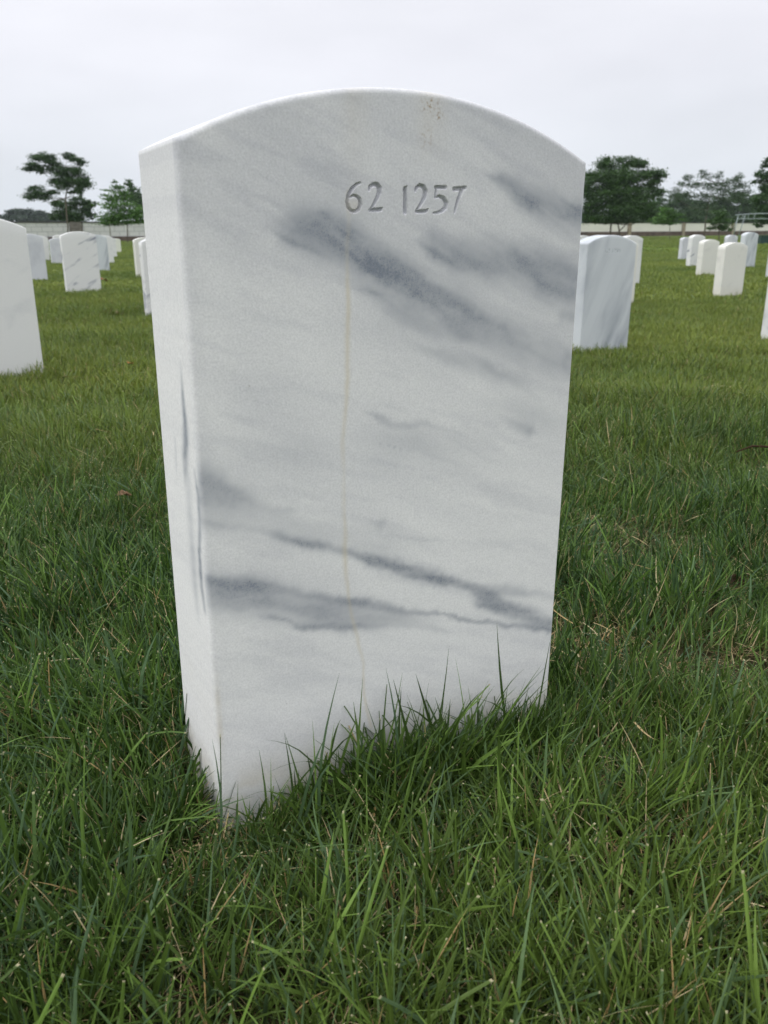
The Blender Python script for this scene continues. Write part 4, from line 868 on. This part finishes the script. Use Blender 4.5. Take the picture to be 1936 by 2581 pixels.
# ------------------------------------------------------------------ boundary wall
WA = Vector((14.567, 102.273, 0)); WB = Vector((110.106, 104.846, 0)); WD = (WB-WA).normalized(); WANG = math.atan2(WD.y, WD.x)
def wbox(s0, s1, t0, t1, z0, z1, bev=0.):
    return ([(s0, t0, z0), (s1, t0, z0), (s1, t1, z0), (s0, t1, z0), (s0, t0, z1), (s1, t0, z1), (s1, t1, z1), (s0, t1, z1)],
            [(3, 2, 1, 0), (4, 5, 6, 7), (0, 1, 5, 4), (1, 2, 6, 5), (2, 3, 7, 6), (3, 0, 4, 7)])
wall = empty('boundary_wall', WA); wall.rotation_euler = (0, 0, WANG)
tag(wall, 'long low boundary wall of pale panels between stone piers beyond the lawn', 'wall')
MW_P = brickmat('pale wall panel', (.60, .59, .58), (.66, .65, .64), (.40, .40, .40), 1.0, 1.1, .52, .035)
MW_C = plain('cream rendered panel', (.72, .69, .64), .9, 0, .05, .6, 0, (1, 1, 4))
MW_S = brickmat('dark stone pier', (.13, .115, .10), (.24, .21, .18), (.10, .09, .08), 1.0, .35, .16, .02)
MW_T = plain('tan stone pier', (.30, .25, .19), .9, 0, .25, 2.5)
MW_B = plain('brown stone base', (.115, .085, .07), .95, 0, .4, 1.2)
MW_K = plain('dark coping', (.07, .065, .065), .9, 0, .2, 1)
piers = [(-22, .3), (-11, .3), (1.84, .62), (14, .3), (26, .3), (38, .3), (50, .3), (62, .3), (73.6, .3), (85.35, .32), (97.43, .30), (109.38, .30), (121.3, .30), (133.2, .3), (145, .3), (157, .3)]
for (a_, wa_), (b_, wb_) in zip(piers[:-1], piers[1:]):
    s0, s1 = a_+wa_, b_+wb_*-1
    left = b_ < 60
    v_, f_ = wbox(s0, s1, .0, .22, .50 if left else .70, 1.96); mesh_obj('panel', v_, f_, MW_P if left else MW_C, wall)
    v_, f_ = wbox(s0, s1, -.10, .32, -.4, .497 if left else .697); mesh_obj('base', v_, f_, MW_B, wall)
    v_, f_ = wbox(s0, s1, -.07, .29, 1.963, 2.10 if left else 2.06); mesh_obj('coping', v_, f_, MW_K, wall)
for s_, hw in piers:
    tall = hw > .5
    v_, f_ = wbox(s_-hw, s_+hw, -.24, .5, -.4, 2.16 if tall else 2.03); mesh_obj('pier', v_, f_, MW_S if tall else MW_T, wall)
    v_, f_ = wbox(s_-hw-.08, s_+hw+.08, -.32, .58, 2.163 if tall else 2.033, 2.30 if tall else 2.12); mesh_obj('pier_cap', v_, f_, MW_K, wall)

# ------------------------------------------------------------------ metal frame and green box
RV = Vector((rt.x, rt.y, 0)); FV = Vector((fw.x, fw.y, 0)).normalized()
M_STEEL = plain('galvanised steel', (.30, .35, .35), .5, .3, .1, 6)
fr = empty('tent_frame', (47.4, 39.7, gz(47.4, 39.7)))
tag(fr, 'bare galvanised metal canopy frame on thin legs at the right edge, before the wall', 'canopy frame')
P0 = Vector((47.38, 39.92, 1.56)); O_ = fr.location
def fpart(nm, plist, rad):
    v_, f_ = tube([Vector(p)-O_ for p in plist], [rad]*len(plist), 8); mesh_obj(nm, v_, f_, M_STEEL, fr, True)
Pa = P0+RV*1.35+FV*.5+Vector((0, 0, .08)); Pb = Pa+RV*3.6+Vector((0, 0, 0.02)); Pc = P0+FV*3.2
fpart('top_rail', [P0, Pa, Pb], .030)
lo0 = P0+RV*.22+Vector((0, 0, -.24)); lo1 = lo0+RV*4.6+FV*.3
fpart('lower_rail', [lo0, lo1], .020)
for k in (.55, 1.0, 1.45, 2.6, 3.7):
    q = P0+RV*k+FV*min(k, 1.35)*.37; zt = 1.56+.08*min(k/1.35, 1)
    fpart('strut', [(q.x, q.y, zt), (q.x, q.y, 1.33)], .020)
for (a_, b_, dz) in ((.18, .05, 1.53), (.62, .36, 1.53), (4.7, 4.8, 1.6)):
    t_ = P0+RV*a_; b2 = P0+RV*b_+FV*.2
    fpart('leg', [(t_.x, t_.y, dz), (b2.x, b2.y, gz(b2.x, b2.y)-.05)], .026)
fpart('brace', [(P0+RV*.18+Vector((0, 0, -.24))), (P0+RV*.0+FV*.2+Vector((0, 0, -.95)))], .016)

bx = empty('storage_box', (37.9, 30.15, gz(37.9, 30.15))); bx.rotation_euler = (0, 0, -YAW)
tag(bx, 'dark green box with a lid standing on the lawn at the right picture edge', 'box')
M_GREEN = plain('dark green plastic', (.010, .042, .036), .5, 0, .1, 5)
def bevbox(cx_, cy_, cz_, sx, sy, sz, b=.02):
    V, F_ = [], []
    import bmesh
    bm = bmesh.new(); bmesh.ops.create_cube(bm, size=1)
    bmesh.ops.scale(bm, vec=(sx, sy, sz), verts=bm.verts); bmesh.ops.translate(bm, vec=(cx_, cy_, cz_), verts=bm.verts)
    bmesh.ops.bevel(bm, geom=bm.edges[:], offset=b, segments=2, affect='EDGES')
    bm.verts.index_update(); V = [tuple(v.co) for v in bm.verts]; F_ = [tuple(v.index for v in f.verts) for f in bm.faces]; bm.free()
    return V, F_
v_, f_ = bevbox(.42, 0, .19, 1.0, .55, .36); mesh_obj('box_body', v_, f_, M_GREEN, bx)
v_, f_ = bevbox(.42, 0, .405, 1.08, .62, .06, .015); mesh_obj('lid', v_, f_, M_GREEN, bx)

# ------------------------------------------------------------------ trees
def crown(blobs, leaf_s, dens, seed, sub=7, wisp=.30, layered=0.):
    R_ = np.random.default_rng(seed); C_, = [[]]
    rv = np.array(RV); fv = np.array(FV)
    for (x, y, z, rx, rz) in blobs:
        ry = (rx+rz)/2; m_ = max(7, int(sub*1.9*(rx*rz)**.5/.9)+6)
        n_tot = int(dens*rx*rz/leaf_s**2)+12
        dirs = R_.normal(0, 1, (m_, 3)); dirs /= np.linalg.norm(dirs, axis=1)[:, None]
        rad = R_.uniform(.25, 1.0, m_)**.5
        for d, rr in zip(dirs, rad):
            cc = d*rr*.82; s_ = R_.uniform(.26, .50)
            q = R_.normal(0, 1, (max(3, n_tot//m_), 3))*s_*wisp*2.0; q[:, 2] *= .6
            if layered: q[:, 0] *= 1+layered; q[:, 2] *= 1-layered*.4
            p = cc+q
            C_.append(np.array([x, y, z])+np.outer(p[:, 0]*rx, rv)+np.outer(p[:, 1]*ry, fv)+np.outer(p[:, 2]*rz, [0, 0, 1]))
    C = np.vstack(C_); n_ = len(C)
    nrm = R_.normal(0, 1, (n_, 3)); nrm[:, 2] = np.abs(nrm[:, 2])+.5; nrm /= np.linalg.norm(nrm, axis=1)[:, None]
    t1 = np.cross(nrm, R_.normal(0, 1, (n_, 3))); t1 /= np.linalg.norm(t1, axis=1)[:, None]; t2 = np.cross(nrm, t1)
    s_ = leaf_s*R_.uniform(.55, 1.35, n_)[:, None]; w_ = s_*R_.uniform(.35, .6, n_)[:, None]
    V = np.stack([C-t1*s_*.5, C-t2*w_*.5+t1*s_*.05, C+t1*s_*.5, C+t2*w_*.5-t1*s_*.03], 1).reshape(-1, 3)
    Q = np.arange(n_*4).reshape(-1, 4)
    rnd = np.repeat(R_.uniform(0, 1, n_), 4)
    return V, Q, {'rnd': ('POINT', rnd)}
def tree(name, label, cat, blobs, trunks, mat, seed, leaf_s=.2, dens=7., group='trees along the far side of the lawn', sub=7, wisp=.3, layered=0., limbs=True, bark=None):
    base = trunks[0][0]; z0 = gz(base[0], base[1])
    root = empty(name, (base[0], base[1], z0)); O = Vector(root.location)
    V, Q, A = crown(blobs, leaf_s, dens, seed, sub, wisp, layered)
    quads_mesh('crown', V-np.array(O), Q, mat, root, False, A)
    parts = []
    main = [(p[0], p[1], p[2]) for p in trunks[0]]
    for ti, t in enumerate(trunks):
        pl = [Vector((p[0], p[1], p[2])) for p in t]; rd = [p[3]*.55 for p in t]
        if ti == 0 or t[0][2] < .9:
            b0 = Vector((pl[0].x, pl[0].y, gz(pl[0].x, pl[0].y)-.15)); 
            if pl[0].z > b0.z+.1 and (ti == 0 or t[0][2] < .45): pl = [b0]+pl; rd = [rd[0]*1.25]+rd
        if len(pl) > 1: parts.append(tube([p-O for p in pl], rd, 7))
    if limbs:
        rr = random.Random(seed)
        nodes = [Vector((p[0], p[1], p[2])) for p in trunks[0][1:]]
        r0 = trunks[0][-2][3]*.45 if len(trunks[0]) > 1 else .05
        for (x, y, z, rx, rz) in blobs:
            c = Vector((x, y, z)); cand = [q for q in nodes if q.z < z+.2] or nodes[:1]
            s_ = min(cand, key=lambda q: (q-c).length); mid = (s_+c)/2+Vector((0, 0, -.12*(c-s_).length+.0))
            parts.append(tube([s_-O, mid-O, c-O], [r0, r0*.7, r0*.3], 5))
            for k in range(3):
                e_ = c+RV*rr.uniform(-.8, .8)*rx+FV*rr.uniform(-.5, .5)*rx+Vector((0, 0, rr.uniform(-.3, .7)*rz))
                parts.append(tube([mid*.3+c*.7-O, e_-O], [r0*.35, r0*.12], 4))
    v_, f_ = join(parts)
    mesh_obj('trunk', v_, f_, bark or M_BARK, root, True)
    tag(root, label, cat, group)
M_BARK = plain('bark', (.10, .085, .065), .9, 0, .3, 4)
M_BARKP = plain('pale bark', (.26, .25, .17), .9, 0, .25, 4)
L_DARK = leafmat('dark foliage', (.026, .056, .022), (.075, .145, .045))
L_MID = leafmat('mid green foliage', (.026, .062, .019), (.082, .160, .040))
L_BRIGHT = leafmat('fresh green foliage', (.042, .105, .022), (.125, .250, .048))
L_GREY = leafmat('grey green foliage', (.038, .070, .040), (.100, .155, .075))
L_FAR = leafmat('distant foliage', (.035, .062, .040), (.070, .105, .065))
tree('tree', 'tall irregular tree with separate spreading tiers of foliage above the left part of the wall', 'tree', B_T1, [T_T1], L_DARK, 1, .17, 95, sub=9, wisp=.42, layered=.10, bark=M_BARK)
tree('tree', 'low dense dark tree filling the space beneath the tall tiered tree at left', 'tree', B_T1b, [T_T1b], L_DARK, 2, .22, 70, sub=8)
tree('tree', 'bright green young conical tree close left of the numbered headstone', 'tree', B_T2, [T_T2], L_BRIGHT, 3, .17, 60, sub=8, wisp=.33, layered=.3)
tree('tree', 'darker pointed tree rising behind the bright conical tree at left', 'tree', B_T2b, [T_T2b], L_MID, 4, .32, 70)
tree('tree', 'big broad dark tree with forked trunks directly right of the numbered headstone', 'tree', B_T3, [T_T3, T_T3b, T_T3c], L_MID, 5, .19, 105, sub=9, wisp=.40)
tree('tree', 'open feathery grey green tree with gaps of sky, middle of the right hand trees', 'tree', B_T4, [T_T4], L_GREY, 6, .19, 34, sub=9, wisp=.42)
tree('small_tree', 'small light green tree on a thin stem between the broad and the feathery tree', 'tree', B_T7, [T_T7], L_BRIGHT, 7, .17, 60, layered=.3)
tree('small_tree', 'small dark round tree in front of the wall, left of the metal frame', 'tree', B_T5, [T_T5], L_MID, 8, .15, 60)
tree('tree', 'tall dark tree cut off by the right picture edge, behind the metal frame', 'tree', B_T6, [T_T6], L_DARK, 9, .18, 70)
KL = ['dark tree behind the wall between the broad dark tree and the feathery tree', 'tallest tree behind the wall, just left of the feathery crown',
      'dark tree behind the wall below the left of the feathery crown', 'dark tree behind the wall hidden by the trunk of the feathery tree',
      'dark tree behind the wall right of the feathery trunk', 'dark tree behind the wall next to the right picture edge']
for i, Bk in enumerate((B_K0, B_K1, B_K2, B_K3, B_K4, B_K5)):
    x, y, z = Bk[3][0], Bk[3][1], Bk[3][2]
    Bk = Bk + [(x+RV.x*k_, y+RV.y*k_, 2.6, 4.2, 1.6) for k_ in (-7., 0., 7.)]
    tree('tree', KL[i], 'tree', Bk, [[(x, y, .1, .3), (x, y, 2.5, .25), (x, y, z+1.5, .12)]], L_DARK, 30+i, .42, 100, 'trees beyond the wall', limbs=False)
# distant wood over the wall at far left: one mass
V, Q, A = crown(B_far1, .75, 110, 60, 12)
o = quads_mesh('distant_wood', V, Q, L_FAR, None, False, A)
tag(o, 'distant rounded mass of woodland beyond the wall at far left', 'woodland', kind='stuff')
# a thin stake left of the bright conical tree
p = T_stake; v_, f_ = tube([(p[0][0], p[0][1], gz(p[0][0], p[0][1])-.1), (p[0][0], p[0][1], 1.25), (p[1][0], p[1][1], 1.9)], [.035, .035, .03], 6)
o = mesh_obj('tree_stake', v_, f_, plain('weathered stake', (.24, .22, .18), .9), None, True)
tag(o, 'thin upright stake under the bright conical tree at left', 'stake')
# low blue hill far beyond
def hill():
    V, F_ = [], []; n_ = 60
    for i in range(n_+1):
        a_ = math.radians(-25+110*i/n_); 
        for k, (rr_, hh) in enumerate(((560, -2), (610, 8+3.6*math.sin(i*.55)+2.6*math.sin(i*.23+1)), (680, -2))):
            V.append((math.sin(a_)*rr_, math.cos(a_)*rr_, hh))
    for i in range(n_):
        for k in range(2): F_.append((i*3+k, (i+1)*3+k, (i+1)*3+k+1, i*3+k+1))
    o = mesh_obj('hills', V, F_, plain('far wooded hill', (.09, .12, .13), 1, 0, .2, .01), None, True)
    tag(o, kind='structure')
hill()

# ------------------------------------------------------------------ the humid air that softens the far trees
hz = join([wbox(-760, 760, -760, 760, -3, 46)])
me = bpy.data.meshes.new('haze'); me.from_pydata([tuple(v) for v in hz[0]], [], hz[1]); me.update()
hm = bpy.data.materials.new('haze'); hm.use_nodes = True; hn = hm.node_tree
hn.nodes.remove(hn.nodes['Principled BSDF'])
pv = hn.nodes.new('ShaderNodeVolumePrincipled'); pv.inputs['Density'].default_value = .00018
pv.inputs['Color'].default_value = (.86, .92, 1.0, 1)
hn.links.new(pv.outputs[0], hn.nodes['Material Output'].inputs['Volume'])
me.materials.append(hm)
hazeo = link(bpy.data.objects.new('haze', me)); tag(hazeo, 'pale humid haze hanging over the far lawn and trees', 'haze', kind='stuff')
